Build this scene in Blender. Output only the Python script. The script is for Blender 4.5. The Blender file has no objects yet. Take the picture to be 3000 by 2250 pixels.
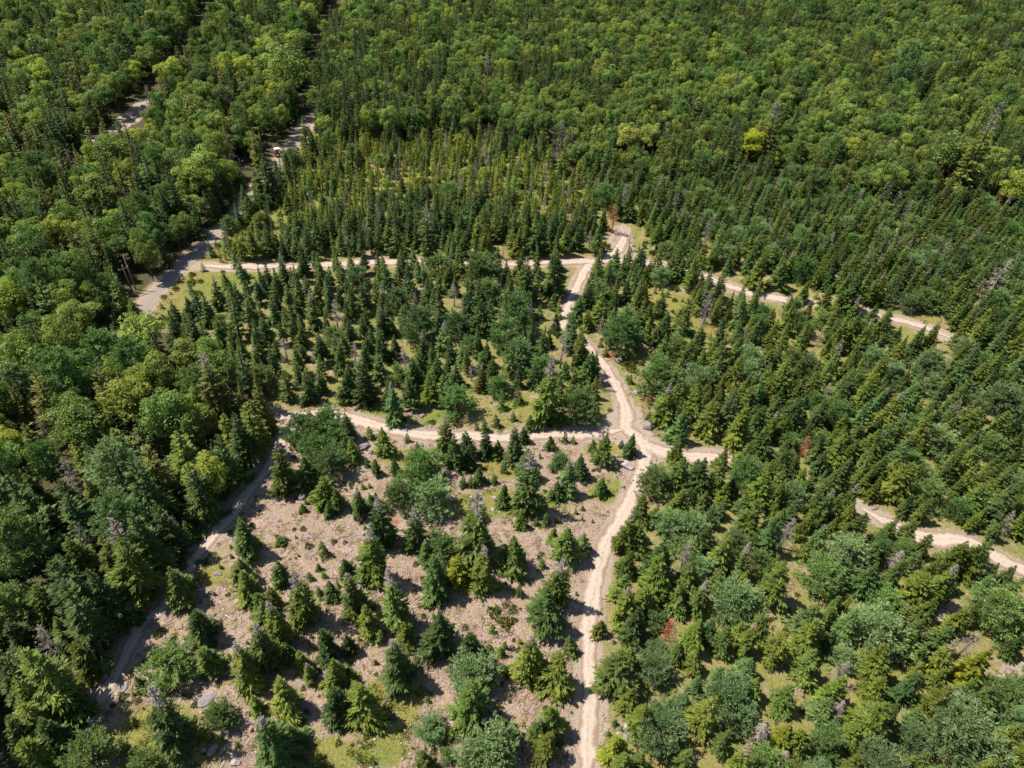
import bpy, math, random
import numpy as np
from mathutils import Vector, Matrix

# ------------------------------------------------------------------ camera, sky, sun, exposure
FPX = 2082.0                       # focal length in pixels of the 3000 x 2250 picture
CAMH = 100.0                       # drone height, metres
NADIR = (1390.0, 3480.0)           # vanishing point of the verticals
scene = bpy.context.scene
down_c = np.array([NADIR[0]-1500.0, -(NADIR[1]-1125.0), -FPX]); down_c /= np.linalg.norm(down_c)
up_c = -down_c
fw_c = np.array([0, 0, -1.0]); yh = fw_c - up_c*fw_c.dot(up_c); yh /= np.linalg.norm(yh)
xh = np.cross(yh, up_c)
RWC = np.stack([xh, yh, up_c])     # camera -> world rotation
cam = bpy.data.cameras.new('camera'); camo = bpy.data.objects.new('camera', cam)
scene.collection.objects.link(camo)
cam.sensor_fit = 'HORIZONTAL'; cam.sensor_width = 36.0; cam.lens = 36.0*FPX/3000.0
cam.clip_start = 0.5; cam.clip_end = 12000
M4 = Matrix(RWC.tolist()).to_4x4(); M4.translation = Vector((0, 0, CAMH)); camo.matrix_world = M4
scene.camera = camo

SUN_EL, SUN_AZ = math.radians(60), math.atan2(-0.985, 0.17)
w = bpy.data.worlds.new('World'); scene.world = w; w.use_nodes = True
nt = w.node_tree; bg = nt.nodes['Background']; sky = nt.nodes.new('ShaderNodeTexSky')
sky.sky_type = 'NISHITA'; sky.sun_disc = False; sky.sun_elevation = SUN_EL; sky.sun_rotation = SUN_AZ
sky.air_density = 1.0; sky.dust_density = 0.6; sky.ozone_density = 1.0
nt.links.new(sky.outputs[0], bg.inputs[0]); bg.inputs[1].default_value = 0.078
sl = bpy.data.lights.new('sun', 'SUN'); sl.energy = 5.0; sl.angle = math.radians(0.53); sl.color = (1.0, 0.93, 0.82)
so = bpy.data.objects.new('sun', sl); scene.collection.objects.link(so)
sdir = Vector((math.cos(SUN_EL)*math.sin(SUN_AZ), math.cos(SUN_EL)*math.cos(SUN_AZ), math.sin(SUN_EL)))
so.rotation_euler = (-sdir).to_track_quat('-Z', 'Y').to_euler(); so.location = sdir*400
scene.view_settings.view_transform = 'Standard'; scene.view_settings.look = 'None'
scene.view_settings.exposure = 0.75; scene.view_settings.gamma = 1.0
scene.view_settings.use_curve_mapping = False
scene.render.engine = 'CYCLES'
scene.cycles.max_bounces = 5; scene.cycles.diffuse_bounces = 3; scene.cycles.transmission_bounces = 2

# ------------------------------------------------------------------ picture <-> ground
def ray(px, py):
    v = np.stack([np.asarray(px, float)-1500.0, -(np.asarray(py, float)-1125.0), np.full(np.shape(px), -FPX)], -1)/FPX
    return v @ RWC.T
def ground(px, py, z=0.0):
    d = ray(px, py); t = (z-CAMH)/d[..., 2]
    return np.stack([d[..., 0]*t, d[..., 1]*t], -1)
def project(P):
    q = (np.asarray(P, float)-np.array([0, 0, CAMH])) @ RWC
    dep = -q[..., 2]; s = np.where(dep > 1, dep, 1)
    return 1500+FPX*q[..., 0]/s, 1125-FPX*q[..., 1]/s, dep
def tip_place(px, py, w, k, c=1.0):
    """thing of width w px and height k*width whose point at c*height shows at (px,py): ground x, y, width, height"""
    d = ray(px, py); t = CAMH/(c*k*w/FPX-d[2]); W = w*t/FPX
    return d[0]*t, d[1]*t, W, k*W
TILE = {'C': (1000, 750, 2.212), 'BL': (0, 1500, 2.212), 'BC': (1000, 1500, 2.212), 'BR': (2000, 1500, 2.212),
        'ML': (0, 750, 2.212), 'MR': (2000, 750, 2.212), 'TL': (0, 0, 2.212), 'TC': (1000, 0, 2.212), 'TR': (2000, 0, 2.212),
        'P': (700, 1400, 4.424), 'Q': (1200, 1200, 4.424), 'F': (0, 0, 2212/3000)}
def tp(t, x, y):
    o = TILE[t]; return o[0]+x/o[2], o[1]+y/o[2]
def terrain(x, y):
    x = np.asarray(x, float); y = np.asarray(y, float)
    return (0.35*np.sin(x*0.061+0.5)*np.sin(y*0.053+1.1)+0.18*np.sin(x*0.13+y*0.11)+0.10*np.sin(x*0.27-y*0.21+2))
def inpoly(x, y, poly):
    x = np.asarray(x, float); y = np.asarray(y, float); r = np.zeros(np.shape(x), bool); n = len(poly)
    for i in range(n):
        x0, y0 = poly[i]; x1, y1 = poly[(i+1) % n]
        if y0 == y1: continue
        c = ((y0 > y) != (y1 > y)) & (x < (x1-x0)*(y-y0)/(y1-y0)+x0); r ^= c
    return r

# ------------------------------------------------------------------ helpers
COL = scene.collection
def mesh_from(name, V, F, mats, midx=None, smooth=False):
    V = np.ascontiguousarray(V, np.float32); F = np.ascontiguousarray(F, np.int32)
    m = bpy.data.meshes.new(name); m.vertices.add(len(V)); m.vertices.foreach_set('co', V.ravel())
    k = F.shape[1]
    m.loops.add(F.size); m.loops.foreach_set('vertex_index', F.ravel())
    m.polygons.add(len(F)); m.polygons.foreach_set('loop_start', np.arange(0, F.size, k, dtype=np.int32))
    for a in mats: m.materials.append(a)
    if midx is not None: m.polygons.foreach_set('material_index', np.ascontiguousarray(midx, np.int32))
    m.polygons.foreach_set('use_smooth', np.full(len(F), smooth, bool))
    m.update(calc_edges=True); return m
def link(name, data, parent=None):
    o = bpy.data.objects.new(name, data); COL.objects.link(o)
    if parent is not None: o.parent = parent
    return o
def tag(o, label=None, cat=None, group=None, kind=None):
    if label: o['label'] = label
    if cat: o['category'] = cat
    if group: o['group'] = group
    if kind: o['kind'] = kind
    return o
class Geo:
    def __init__(s): s.v = []; s.f = []; s.n = 0
    def add(s, V, F):
        s.v.append(np.asarray(V, float).reshape(-1, 3)); s.f.append(np.asarray(F, int).reshape(-1, 3)+s.n); s.n += len(s.v[-1])
    def arr(s):
        return np.concatenate(s.v), np.concatenate(s.f)
    def kites(s, b, d, n, l, w, mid=0.5):
        d = d/np.linalg.norm(d, axis=1, keepdims=True); sd = np.cross(d, n)
        sd /= np.maximum(np.linalg.norm(sd, axis=1, keepdims=True), 1e-6); l = l[:, None]; w = w[:, None]
        V = np.stack([b, b+d*l*mid+sd*w/2, b+d*l, b+d*l*mid-sd*w/2], 1); i = np.arange(len(b))[:, None]*4
        s.add(V, np.concatenate([i+[0, 1, 2], i+[0, 2, 3]], 1))
    def tube(s, pts, rad, n=6):
        pts = np.asarray(pts, float); m = len(pts); a = np.linspace(0, 2*np.pi, n, endpoint=False); V = []
        for i in range(m):
            t = pts[min(i+1, m-1)]-pts[max(i-1, 0)]; t = t/np.linalg.norm(t)
            u = np.cross(t, [1, 0.1, 0.03] if abs(t[2]) > .7 else [0, 0, 1]); u /= np.linalg.norm(u); v = np.cross(t, u)
            V.append(pts[i]+rad[i]*(np.outer(np.cos(a), u)+np.outer(np.sin(a), v)))
        F = []
        for i in range(m-1):
            for j in range(n):
                p, q, r, t = i*n+j, i*n+(j+1) % n, (i+1)*n+j, (i+1)*n+(j+1) % n; F += [[p, q, t], [p, t, r]]
        for j in range(1, n-1): F += [[0, j+1, j], [(m-1)*n, (m-1)*n+j, (m-1)*n+j+1]]
        s.add(np.concatenate(V), F)
    def box(s, c, h, R=None):
        V = np.array([[x, y, z] for z in (-1, 1) for y in (-1, 1) for x in (-1, 1)], float)*np.asarray(h)
        if R is not None: V = V @ np.asarray(R).T
        F = [[0, 2, 1], [1, 2, 3], [4, 5, 6], [5, 7, 6], [0, 1, 4], [1, 5, 4], [2, 6, 3], [3, 6, 7], [0, 4, 2], [2, 4, 6], [1, 3, 5], [3, 7, 5]]
        s.add(V+np.asarray(c), F)

# ------------------------------------------------------------------ materials
def new_mat(name):
    m = bpy.data.materials.new(name); m.use_nodes = True; nt = m.node_tree
    for n in list(nt.nodes): nt.nodes.remove(n)
    out = nt.nodes.new('ShaderNodeOutputMaterial'); return m, nt, out
def N(nt, t, **kw):
    n = nt.nodes.new(t)
    for k, v in kw.items():
        if k == 'i':
            for a, b in v.items(): n.inputs[a].default_value = b
        else: setattr(n, k, v)
    return n
def ramp(nt, fac, stops):
    r = nt.nodes.new('ShaderNodeValToRGB'); e = r.color_ramp.elements
    while len(e) < len(stops): e.new(0.5)
    for a, (p, c) in zip(e, stops): a.position = p; a.color = (*c, 1) if len(c) == 3 else c
    nt.links.new(fac, r.inputs[0]); return r.outputs[0]
def mixc(nt, f, a, b, mode='MIX'):
    m = nt.nodes.new('ShaderNodeMix'); m.data_type = 'RGBA'; m.blend_type = mode
    for s, v in ((m.inputs[0], f), (m.inputs[6], a), (m.inputs[7], b)):
        if isinstance(v, (int, float)): s.default_value = v
        elif isinstance(v, tuple): s.default_value = (*v, 1)
        else: nt.links.new(v, s)
    return m.outputs[2]
def noise(nt, co, scale, detail=3, rough=0.6):
    n = N(nt, 'ShaderNodeTexNoise', i={'Scale': scale, 'Detail': detail, 'Roughness': rough})
    if co is not None: nt.links.new(co, n.inputs['Vector'])
    return n.outputs['Fac']
def tint_of(nt):
    # colour of the single thing, or of one instance of a scattered mass
    oi = N(nt, 'ShaderNodeObjectInfo'); at = N(nt, 'ShaderNodeAttribute', attribute_name='tint', attribute_type='INSTANCER')
    g = N(nt, 'ShaderNodeMath', operation='GREATER_THAN', i={1: 0.02}); nt.links.new(at.outputs['Fac'], g.inputs[0])
    return mixc(nt, g.outputs[0], oi.outputs['Color'], at.outputs['Color'])
def foliage(name, dark, light, trans=0.25, rough=0.55, spec=0.25, nscale=0.9):
    m, nt, out = new_mat(name)
    oi = N(nt, 'ShaderNodeObjectInfo'); tc = N(nt, 'ShaderNodeTexCoord')
    ge = N(nt, 'ShaderNodeNewGeometry')
    f1 = noise(nt, tc.outputs['Object'], nscale, 2); f2 = ge.outputs['Random Per Island']
    mx = N(nt, 'ShaderNodeMath', operation='MULTIPLY_ADD', i={1: 0.45}); nt.links.new(f2, mx.inputs[0]); nt.links.new(f1, mx.inputs[2])
    sb = N(nt, 'ShaderNodeMath', operation='SUBTRACT', i={1: 0.22}); nt.links.new(mx.outputs[0], sb.inputs[0])
    c = ramp(nt, sb.outputs[0], [(0.25, dark), (0.75, light)])
    hv = N(nt, 'ShaderNodeHueSaturation'); nt.links.new(c, hv.inputs['Color'])
    h = N(nt, 'ShaderNodeMapRange', i={3: 0.485, 4: 0.515}); nt.links.new(oi.outputs['Random'], h.inputs[0]); nt.links.new(h.outputs[0], hv.inputs['Hue'])
    r2 = N(nt, 'ShaderNodeMath', operation='FRACT'); r3 = N(nt, 'ShaderNodeMath', operation='MULTIPLY', i={1: 7.31})
    nt.links.new(oi.outputs['Random'], r3.inputs[0]); nt.links.new(r3.outputs[0], r2.inputs[0])
    v = N(nt, 'ShaderNodeMapRange', i={3: 0.72, 4: 1.28}); nt.links.new(r2.outputs[0], v.inputs[0]); nt.links.new(v.outputs[0], hv.inputs['Value'])
    c = mixc(nt, 1.0, hv.outputs[0], tint_of(nt), 'MULTIPLY')
    p = N(nt, 'ShaderNodeBsdfPrincipled', i={'Roughness': rough, 'Specular IOR Level': spec}); nt.links.new(c, p.inputs['Base Color'])
    t = N(nt, 'ShaderNodeBsdfTranslucent'); tcx = mixc(nt, 1.0, c, (1.15, 1.2, 0.6), 'MULTIPLY'); nt.links.new(tcx, t.inputs['Color'])
    ms = N(nt, 'ShaderNodeMixShader', i={0: trans}); nt.links.new(p.outputs[0], ms.inputs[1]); nt.links.new(t.outputs[0], ms.inputs[2])
    nt.links.new(ms.outputs[0], out.inputs['Surface']); return m
def plain(name, a, b, scale=3.0, rough=0.85, spec=0.2, bump=0.0, stretch=None, tint=False, metal=0.0):
    m, nt, out = new_mat(name); tc = N(nt, 'ShaderNodeTexCoord'); co = tc.outputs['Object']
    if stretch:
        mp = N(nt, 'ShaderNodeMapping'); mp.inputs['Scale'].default_value = stretch; nt.links.new(co, mp.inputs[0]); co = mp.outputs[0]
    f = noise(nt, co, scale, 5, 0.65); c = ramp(nt, f, [(0.3, a), (0.7, b)])
    if tint:
        c = mixc(nt, 1.0, c, tint_of(nt), 'MULTIPLY')
    p = N(nt, 'ShaderNodeBsdfPrincipled', i={'Roughness': rough, 'Specular IOR Level': spec, 'Metallic': metal}); nt.links.new(c, p.inputs['Base Color'])
    if bump:
        bp = N(nt, 'ShaderNodeBump', i={'Strength': bump, 'Distance': 0.06}); nt.links.new(noise(nt, co, scale*3, 6, 0.7), bp.inputs['Height'])
        nt.links.new(bp.outputs[0], p.inputs['Normal'])
    nt.links.new(p.outputs[0], out.inputs['Surface']); return m

MAT = {}
MAT['conifer'] = foliage('conifer_needles', (0.062, 0.102, 0.023), (0.170, 0.222, 0.046), 0.28, nscale=2.4)
MAT['pine'] = foliage('pine_needles', (0.086, 0.146, 0.048), (0.205, 0.290, 0.112), 0.33, nscale=2.4)
MAT['leaf'] = foliage('broad_leaves', (0.115, 0.175, 0.034), (0.275, 0.350, 0.095), 0.42, nscale=2.0)
MAT['shrub'] = foliage('shrub_leaves', (0.050, 0.085, 0.020), (0.120, 0.165, 0.040), 0.3)
MAT['bark'] = plain('bark', (0.045, 0.036, 0.028), (0.13, 0.11, 0.09), 4, stretch=(3, 3, 0.7))
MAT['dead'] = plain('dead_wood', (0.145, 0.12, 0.10), (0.33, 0.29, 0.255), 2.5, tint=True)
MAT['rock'] = plain('granite', (0.14, 0.13, 0.128), (0.31, 0.285, 0.275), 2.2, bump=0.6, tint=True)
MAT['pole'] = plain('weathered_pole', (0.16, 0.10, 0.08), (0.30, 0.20, 0.16), 4, stretch=(4, 4, .5), tint=True)
MAT['metal'] = plain('grey_metal', (0.25, 0.25, 0.26), (0.4, 0.4, 0.4), 6, 0.5, 0.5)
MAT['insulator'] = plain('white_ceramic', (0.7, 0.7, 0.68), (0.82, 0.8, 0.78), 6, 0.3, 0.5)
MAT['red'] = plain('red_paint', (0.34, 0.03, 0.025), (0.45, 0.05, 0.04), 5, 0.4, 0.5)
MAT['white'] = plain('white_paint', (0.72, 0.72, 0.7), (0.82, 0.82, 0.8), 5, 0.4, 0.5)
MAT['rubber'] = plain('tyre_rubber', (0.02, 0.02, 0.02), (0.045, 0.042, 0.04), 8)
MAT['glass'] = plain('dark_glass', (0.01, 0.012, 0.014), (0.02, 0.022, 0.025), 2, 0.08, 0.5)

def ground_mat():
    m, nt, out = new_mat('ground_cover'); ge = N(nt, 'ShaderNodeNewGeometry'); P = ge.outputs['Position']
    def att(n):
        a = N(nt, 'ShaderNodeAttribute', attribute_name=n); return a.outputs['Fac']
    n_big = noise(nt, P, 0.10, 4, 0.6); n_mid = noise(nt, P, 0.55, 5, 0.65); n_fine = noise(nt, P, 3.2, 4, 0.7); n_pix = noise(nt, P, 9.0, 2, 0.6)
    # stony, twiggy litter
    lit = ramp(nt, n_fine, [(0.30, (0.165, 0.108, 0.088)), (0.46, (0.315, 0.225, 0.186)), (0.60, (0.44, 0.333, 0.278)), (0.74, (0.58, 0.49, 0.39))])
    lit = mixc(nt, ramp(nt, n_mid, [(0.52, (0, 0, 0)), (0.72, (1, 1, 1))]), lit, (0.33, 0.275, 0.135))
    lit = mixc(nt, ramp(nt, noise(nt, P, 0.33, 4), [(0.56, (0, 0, 0)), (0.70, (.8, .8, .8))]), lit, (0.19, 0.115, 0.085))
    lit = mixc(nt, ramp(nt, noise(nt, P, 0.19, 3), [(0.55, (0, 0, 0)), (0.63, (.75, .75, .75))]), lit, ramp(nt, n_fine, [(0.35, (0.24, 0.155, 0.125)), (0.7, (0.47, 0.36, 0.30))]))
    lit = mixc(nt, ramp(nt, noise(nt, P, 0.9, 3), [(0.62, (0, 0, 0)), (0.68, (.85, .85, .85))]), lit, ramp(nt, n_pix, [(0.35, (0.05, 0.04, 0.022)), (0.7, (0.17, 0.115, 0.07))]))
    lit = mixc(nt, ramp(nt, noise(nt, P, 1.5, 3), [(0.66, (0, 0, 0)), (0.70, (.8, .8, .8))]), lit, (0.50, 0.43, 0.30))
    # moss and dry grass
    gr = ramp(nt, n_fine, [(0.3, (0.12, 0.115, 0.028)), (0.5, (0.235, 0.205, 0.06)), (0.7, (0.35, 0.29, 0.13))])
    gr = mixc(nt, ramp(nt, n_big, [(0.42, (0, 0, 0)), (0.62, (1, 1, 1))]), gr, ramp(nt, n_fine, [(0.3, (0.09, 0.12, 0.022)), (0.7, (0.25, 0.27, 0.07))]))
    def soft(a, lo=0.35, hi=0.75, k=1.1):
        x = N(nt, 'ShaderNodeMath', operation='MULTIPLY_ADD', i={1: k, 2: -0.5*k}); nt.links.new(n_mid, x.inputs[0])
        y = N(nt, 'ShaderNodeMath', operation='ADD'); nt.links.new(a, y.inputs[0]); nt.links.new(x.outputs[0], y.inputs[1])
        z = N(nt, 'ShaderNodeMath', operation='MULTIPLY_ADD', i={1: 0.9, 2: -0.45}); nt.links.new(n_fine, z.inputs[0])
        u = N(nt, 'ShaderNodeMath', operation='ADD'); nt.links.new(y.outputs[0], u.inputs[0]); nt.links.new(z.outputs[0], u.inputs[1])
        r = N(nt, 'ShaderNodeMapRange', i={1: lo, 2: hi}); nt.links.new(u.outputs[0], r.inputs[0]); return r.outputs[0]
    c = mixc(nt, soft(att('grass')), lit, gr)
    c = mixc(nt, soft(att('rust')), c, ramp(nt, n_fine, [(0.3, (0.17, 0.05, 0.03)), (0.7, (0.36, 0.16, 0.09))]))
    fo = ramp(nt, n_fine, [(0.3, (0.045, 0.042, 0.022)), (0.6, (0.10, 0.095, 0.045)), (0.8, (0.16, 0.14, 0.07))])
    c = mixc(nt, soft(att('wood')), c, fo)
    sa = ramp(nt, n_pix, [(0.28, (0.22, 0.165, 0.125)), (0.45, (0.35, 0.275, 0.22)), (0.7, (0.45, 0.37, 0.30))])
    c = mixc(nt, soft(att('sand'), 0.4, 0.7), c, sa)
    p = N(nt, 'ShaderNodeBsdfPrincipled', i={'Roughness': 0.95, 'Specular IOR Level': 0.1}); nt.links.new(c, p.inputs['Base Color'])
    h = N(nt, 'ShaderNodeMath', operation='ADD'); nt.links.new(n_fine, h.inputs[0]); nt.links.new(n_pix, h.inputs[1])
    b = N(nt, 'ShaderNodeBump', i={'Strength': 0.9, 'Distance': 0.22}); nt.links.new(h.outputs[0], b.inputs['Height']); nt.links.new(b.outputs[0], p.inputs['Normal'])
    nt.links.new(p.outputs[0], out.inputs['Surface']); return m
def track_mat(name, cols, grass):
    m, nt, out = new_mat(name); ge = N(nt, 'ShaderNodeNewGeometry'); P = ge.outputs['Position']
    uv = N(nt, 'ShaderNodeUVMap'); sx = N(nt, 'ShaderNodeSeparateXYZ'); nt.links.new(uv.outputs[0], sx.inputs[0])
    n1 = noise(nt, P, 8.5, 4, 0.75); n2 = noise(nt, P, 0.5, 4, 0.6)
    c = ramp(nt, n1, [(0.28, cols[0]), (0.45, cols[1]), (0.72, cols[2])])
    c = mixc(nt, ramp(nt, n2, [(0.45, (0, 0, 0)), (0.7, (.55, .55, .55))]), c, cols[3])
    vo = N(nt, 'ShaderNodeTexVoronoi', i={'Scale': 3.6}); nt.links.new(P, vo.inputs['Vector'])
    c = mixc(nt, ramp(nt, vo.outputs['Distance'], [(0.10, (1, 1, 1)), (0.2, (0, 0, 0))]), c, mixc(nt, vo.outputs['Color'], cols[0], cols[2]))
    # tyre worn strips paler, crown and edges with litter
    a = N(nt, 'ShaderNodeMath', operation='SUBTRACT', i={1: 0.5}); nt.links.new(sx.outputs[0], a.inputs[0])
    wv = N(nt, 'ShaderNodeMath', operation='MULTIPLY_ADD', i={1: 0.5}); nt.links.new(noise(nt, P, 0.35, 3), wv.inputs[0]); nt.links.new(a.outputs[0], wv.inputs[2]); wv2 = N(nt, 'ShaderNodeMath', operation='SUBTRACT', i={1: 0.25}); nt.links.new(wv.outputs[0], wv2.inputs[0])
    b = N(nt, 'ShaderNodeMath', operation='ABSOLUTE'); nt.links.new(wv2.outputs[0], b.inputs[0])
    e = N(nt, 'ShaderNodeMath', operation='MULTIPLY_ADD', i={1: 0.55}); nt.links.new(noise(nt, P, 1.7, 6, 0.75), e.inputs[0]); nt.links.new(b.outputs[0], e.inputs[2])
    ed = ramp(nt, e.outputs[0], [(0.22, (0.65, 0.65, 0.65)), (0.34, (0, 0, 0)), (0.50, (0, 0, 0)), (0.66, (1, 1, 1))])
    c = mixc(nt, ed, c, grass)
    p = N(nt, 'ShaderNodeBsdfPrincipled', i={'Roughness': 0.95, 'Specular IOR Level': 0.1}); nt.links.new(c, p.inputs['Base Color'])
    bp = N(nt, 'ShaderNodeBump', i={'Strength': 0.7, 'Distance': 0.12}); nt.links.new(n1, bp.inputs['Height']); nt.links.new(bp.outputs[0], p.inputs['Normal'])
    nt.links.new(p.outputs[0], out.inputs['Surface']); return m
MAT['ground'] = ground_mat()
MAT['track'] = track_mat('sandy_track', [(0.25, 0.19, 0.15), (0.42, 0.345, 0.285), (0.52, 0.445, 0.38), (0.40, 0.315, 0.25)], (0.25, 0.18, 0.135))
MAT['gravel'] = track_mat('grey_gravel', [(0.13, 0.115, 0.11), (0.22, 0.195, 0.187), (0.33, 0.295, 0.28), (0.25, 0.20, 0.175)], (0.30, 0.22, 0.15))

# ------------------------------------------------------------------ tracks (polylines in whole-picture units, 2212 wide)
TRACKS = [
 ('main_track', 'track', 3.0, [(1266, 1720), (1268, 1620), (1270, 1560), (1274, 1480), (1271, 1400), (1276, 1320), (1291, 1240), (1311, 1170), (1345, 1110), (1374, 1045), (1396, 995), (1385, 955), (1352, 925), (1350, 890), (1338, 850), (1308, 800), (1280, 767), (1258, 742), (1232, 722), (1216, 698), (1229, 662), (1250, 612), (1270, 575), (1300, 562), (1330, 542), (1347, 515), (1343, 488)]),
 ('east_track', 'track', 3.4, [(1370, 935), (1402, 965), (1440, 978), (1500, 984), (1545, 986), (1595, 985), (1640, 975)]),
 ('lower_track', 'track', 2.8, [(1350, 928), (1295, 936), (1215, 938), (1135, 943), (1070, 946), (1000, 940), (935, 943), (870, 933), (820, 920), (765, 905), (700, 895), (640, 900), (600, 900), (575, 885)]),
 ('forest_edge_track', 'track', 2.5, [(625, 903), (612, 955), (590, 985), (566, 1030), (535, 1067), (510, 1105), (460, 1160), (428, 1198), (385, 1260), (350, 1315), (310, 1342), (287, 1383), (262, 1430), (240, 1470), (215, 1510), (193, 1553), (178, 1590), (165, 1640), (150, 1700)]),
 ('cross_track', 'track', 3.2, [(425, 574), (490, 578), (560, 578), (640, 576), (720, 571), (800, 568), (900, 567), (1000, 568), (1100, 569), (1180, 568), (1270, 564), (1340, 563), (1400, 568), (1460, 578), (1510, 594), (1560, 612), (1620, 630), (1700, 648), (1790, 660), (1870, 677), (1960, 695), (2010, 712), (2055, 733)]),
 ('gravel_road', 'gravel', 3.7, [(230, 800), (265, 745), (300, 692), (328, 645), (375, 595), (425, 548), (470, 502), (515, 452), (545, 420), (580, 380), (608, 348), (632, 316), (652, 288), (668, 258)]),
 ('side_track', 'track', 3.0, [(1862, 1100), (1900, 1120), (1960, 1150), (2010, 1165), (2080, 1172), (2140, 1200), (2212, 1235), (2290, 1262)]),
]
def catmull(P, step):
    P = np.asarray(P, float); P = np.concatenate([[2*P[0]-P[1]], P, [2*P[-1]-P[-2]]]); out = []
    for i in range(1, len(P)-2):
        a, b, c, d = P[i-1:i+3]; n = max(2, int(np.linalg.norm(c-b)/step)); t = np.linspace(0, 1, n, endpoint=False)[:, None]
        out.append(0.5*(2*b+(c-a)*t+(2*a-5*b+4*c-d)*t*t+(3*b-a-3*c+d)*t**3))
    return np.concatenate(out+[P[-2:-1]])
rs = np.random.RandomState(5)
track_pts = []
for ti, (nm, mt, wd, pl) in enumerate(TRACKS):
    pl = np.array(pl)*3000/2212; C = catmull(ground(pl[:, 0], pl[:, 1]), 0.7); track_pts.append((C, wd))
    T = np.gradient(C, axis=0); T /= np.linalg.norm(T, axis=1, keepdims=True); S = np.stack([T[:, 1], -T[:, 0]], 1); n = len(C)
    sm = lambda k: np.convolve(np.pad(rs.randn(n), k, 'edge'), np.ones(2*k+1)/math.sqrt(2*k+1), 'valid')
    wl = wd/2*(1+0.17*sm(9)+0.12*sm(1)); wr = wd/2*(1+0.17*sm(9)+0.12*sm(1))
    tap = np.clip(np.minimum(np.arange(n), n-1-np.arange(n))/8.0, 0.25, 1); wl *= tap; wr *= tap
    U = np.array([0, .14, .27, .38, .5, .62, .73, .86, 1]); prof = np.array([-.03, .03, -.005, .03, .055, .03, -.005, .03, -.03])
    off = np.where(U[None] < .5, (U[None]-.5)*2*wl[:, None], (U[None]-.5)*2*wr[:, None])
    X = C[:, None, 0]+S[:, None, 0]*off; Y = C[:, None, 1]+S[:, None, 1]*off
    Z = terrain(X, Y)+0.045+0.007*ti+prof[None]
    V = np.stack([X, Y, Z], -1).reshape(-1, 3); k = len(U)
    i = np.arange(n-1)[:, None]*k+np.arange(k-1)[None]; F = np.stack([i, i+1, i+k+1, i+k], -1).reshape(-1, 4)
    me = mesh_from(nm, V, F[:, ::-1] if np.cross(T[0], S[0]) > 0 else F, [MAT[mt]], smooth=True)
    uv = me.uv_layers.new(name='UVMap'); li = np.zeros(len(me.loops), np.int32); me.loops.foreach_get('vertex_index', li)
    uvs = np.stack([np.tile(U, n), np.repeat(np.arange(n)*0.7, k)], -1)[li].astype(np.float32); uv.data.foreach_set('uv', uvs.ravel())
    tag(link(nm, me), kind='structure')
ALLT = np.concatenate([c for c, _ in track_pts]); ALLW = np.concatenate([np.full(len(c), wd/2) for c, wd in track_pts])
def build_hash(cell=6.0):
    h = {}
    for i, (a, b) in enumerate(ALLT): h.setdefault((int(a//cell), int(b//cell)), []).append(i)
    return h
TH = build_hash()
def track_dist(x, y):
    a, b = int(x//6), int(y//6); best = 9.0
    for i in (-1, 0, 1):
        for j in (-1, 0, 1):
            for q in TH.get((a+i, b+j), ()):
                d = math.hypot(ALLT[q, 0]-x, ALLT[q, 1]-y)-ALLW[q]
                if d < best: best = d
    return best

# ------------------------------------------------------------------ ground sheet
CLEAR = [(610, 905), (760, 915), (1000, 960), (1350, 940), (1390, 990), (1350, 1080), (1290, 1200), (1250, 1300), (1235, 1480), (1235, 1760), (120, 1760), (210, 1530), (300, 1370), (400, 1240), (480, 1150), (560, 1060)]
BOG = [(560, 420), (620, 375), (690, 300), (800, 290), (1000, 300), (1200, 370), (1290, 400), (1240, 490), (1040, 472), (880, 468), (770, 488), (690, 515), (650, 560), (440, 572), (470, 520), (520, 470)]
VERGE = [(440, 572), (520, 590), (480, 640), (380, 720), (330, 690), (360, 640), (400, 590)]
LEFTW = [(-400, -200), (680, -200), (690, 120), (684, 200), (655, 280), (600, 355), (545, 415), (470, 500), (390, 575), (320, 650), (290, 700), (370, 720), (470, 770), (570, 870), (590, 960), (520, 1075), (400, 1225), (330, 1330), (270, 1400), (200, 1530), (150, 1680), (120, 1760), (-400, 1760)]
UPPERW = [(684, -300), (684, 200), (670, 285), (900, 300), (1080, 300), (1230, 370), (1330, 400), (1500, 380), (1700, 410), (1900, 450), (2080, 450), (2300, 480), (2700, 500), (2700, -300)]
STREAM = [(285, 225), (325, 215), (330, 235), (300, 262), (255, 290), (180, 320), (170, 312), (235, 275)]
GRASS = [(350, 1590, 110, 70), (720, 1630, 60, 40), (850, 1500, 75, 50), (360, 1600, 130, 60), (830, 1540, 80, 60), (1100, 1085, 130, 30), (1040, 1100, 60, 25), (1310, 975, 50, 22), (820, 890, 60, 20), (960, 900, 60, 18), (1150, 890, 40, 30), (1110, 870, 40, 25), (1470, 690, 100, 60), (1390, 650, 60, 50), (1530, 720, 60, 40), (1620, 615, 70, 14), (1700, 640, 60, 12), (2000, 690, 40, 12), (620, 760, 40, 25), (720, 770, 50, 30), (780, 690, 40, 20), (1340, 720, 40, 30), (1190, 740, 30, 20), (1090, 1010, 60, 25), (560, 610, 60, 25), (700, 560, 120, 14), (1950, 1370, 30, 20), (1310, 1060, 40, 30), (880, 990, 60, 20), (440, 1240, 60, 30), (1730, 1190, 25, 25), (820, 1620, 70, 40), (310, 1545, 50, 20)]
RUST = [(1400, 860, 18, 14), (1355, 1130, 10, 10), (1312, 770, 16, 12), (1170, 750, 14, 12), (1190, 650, 16, 10), (1380, 895, 14, 12), (1140, 1010, 14, 8), (690, 880, 22, 7), (860, 1180, 10, 8), (1440, 1340, 14, 20), (700, 1055, 24, 8), (850, 1130, 12, 10)]
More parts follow.
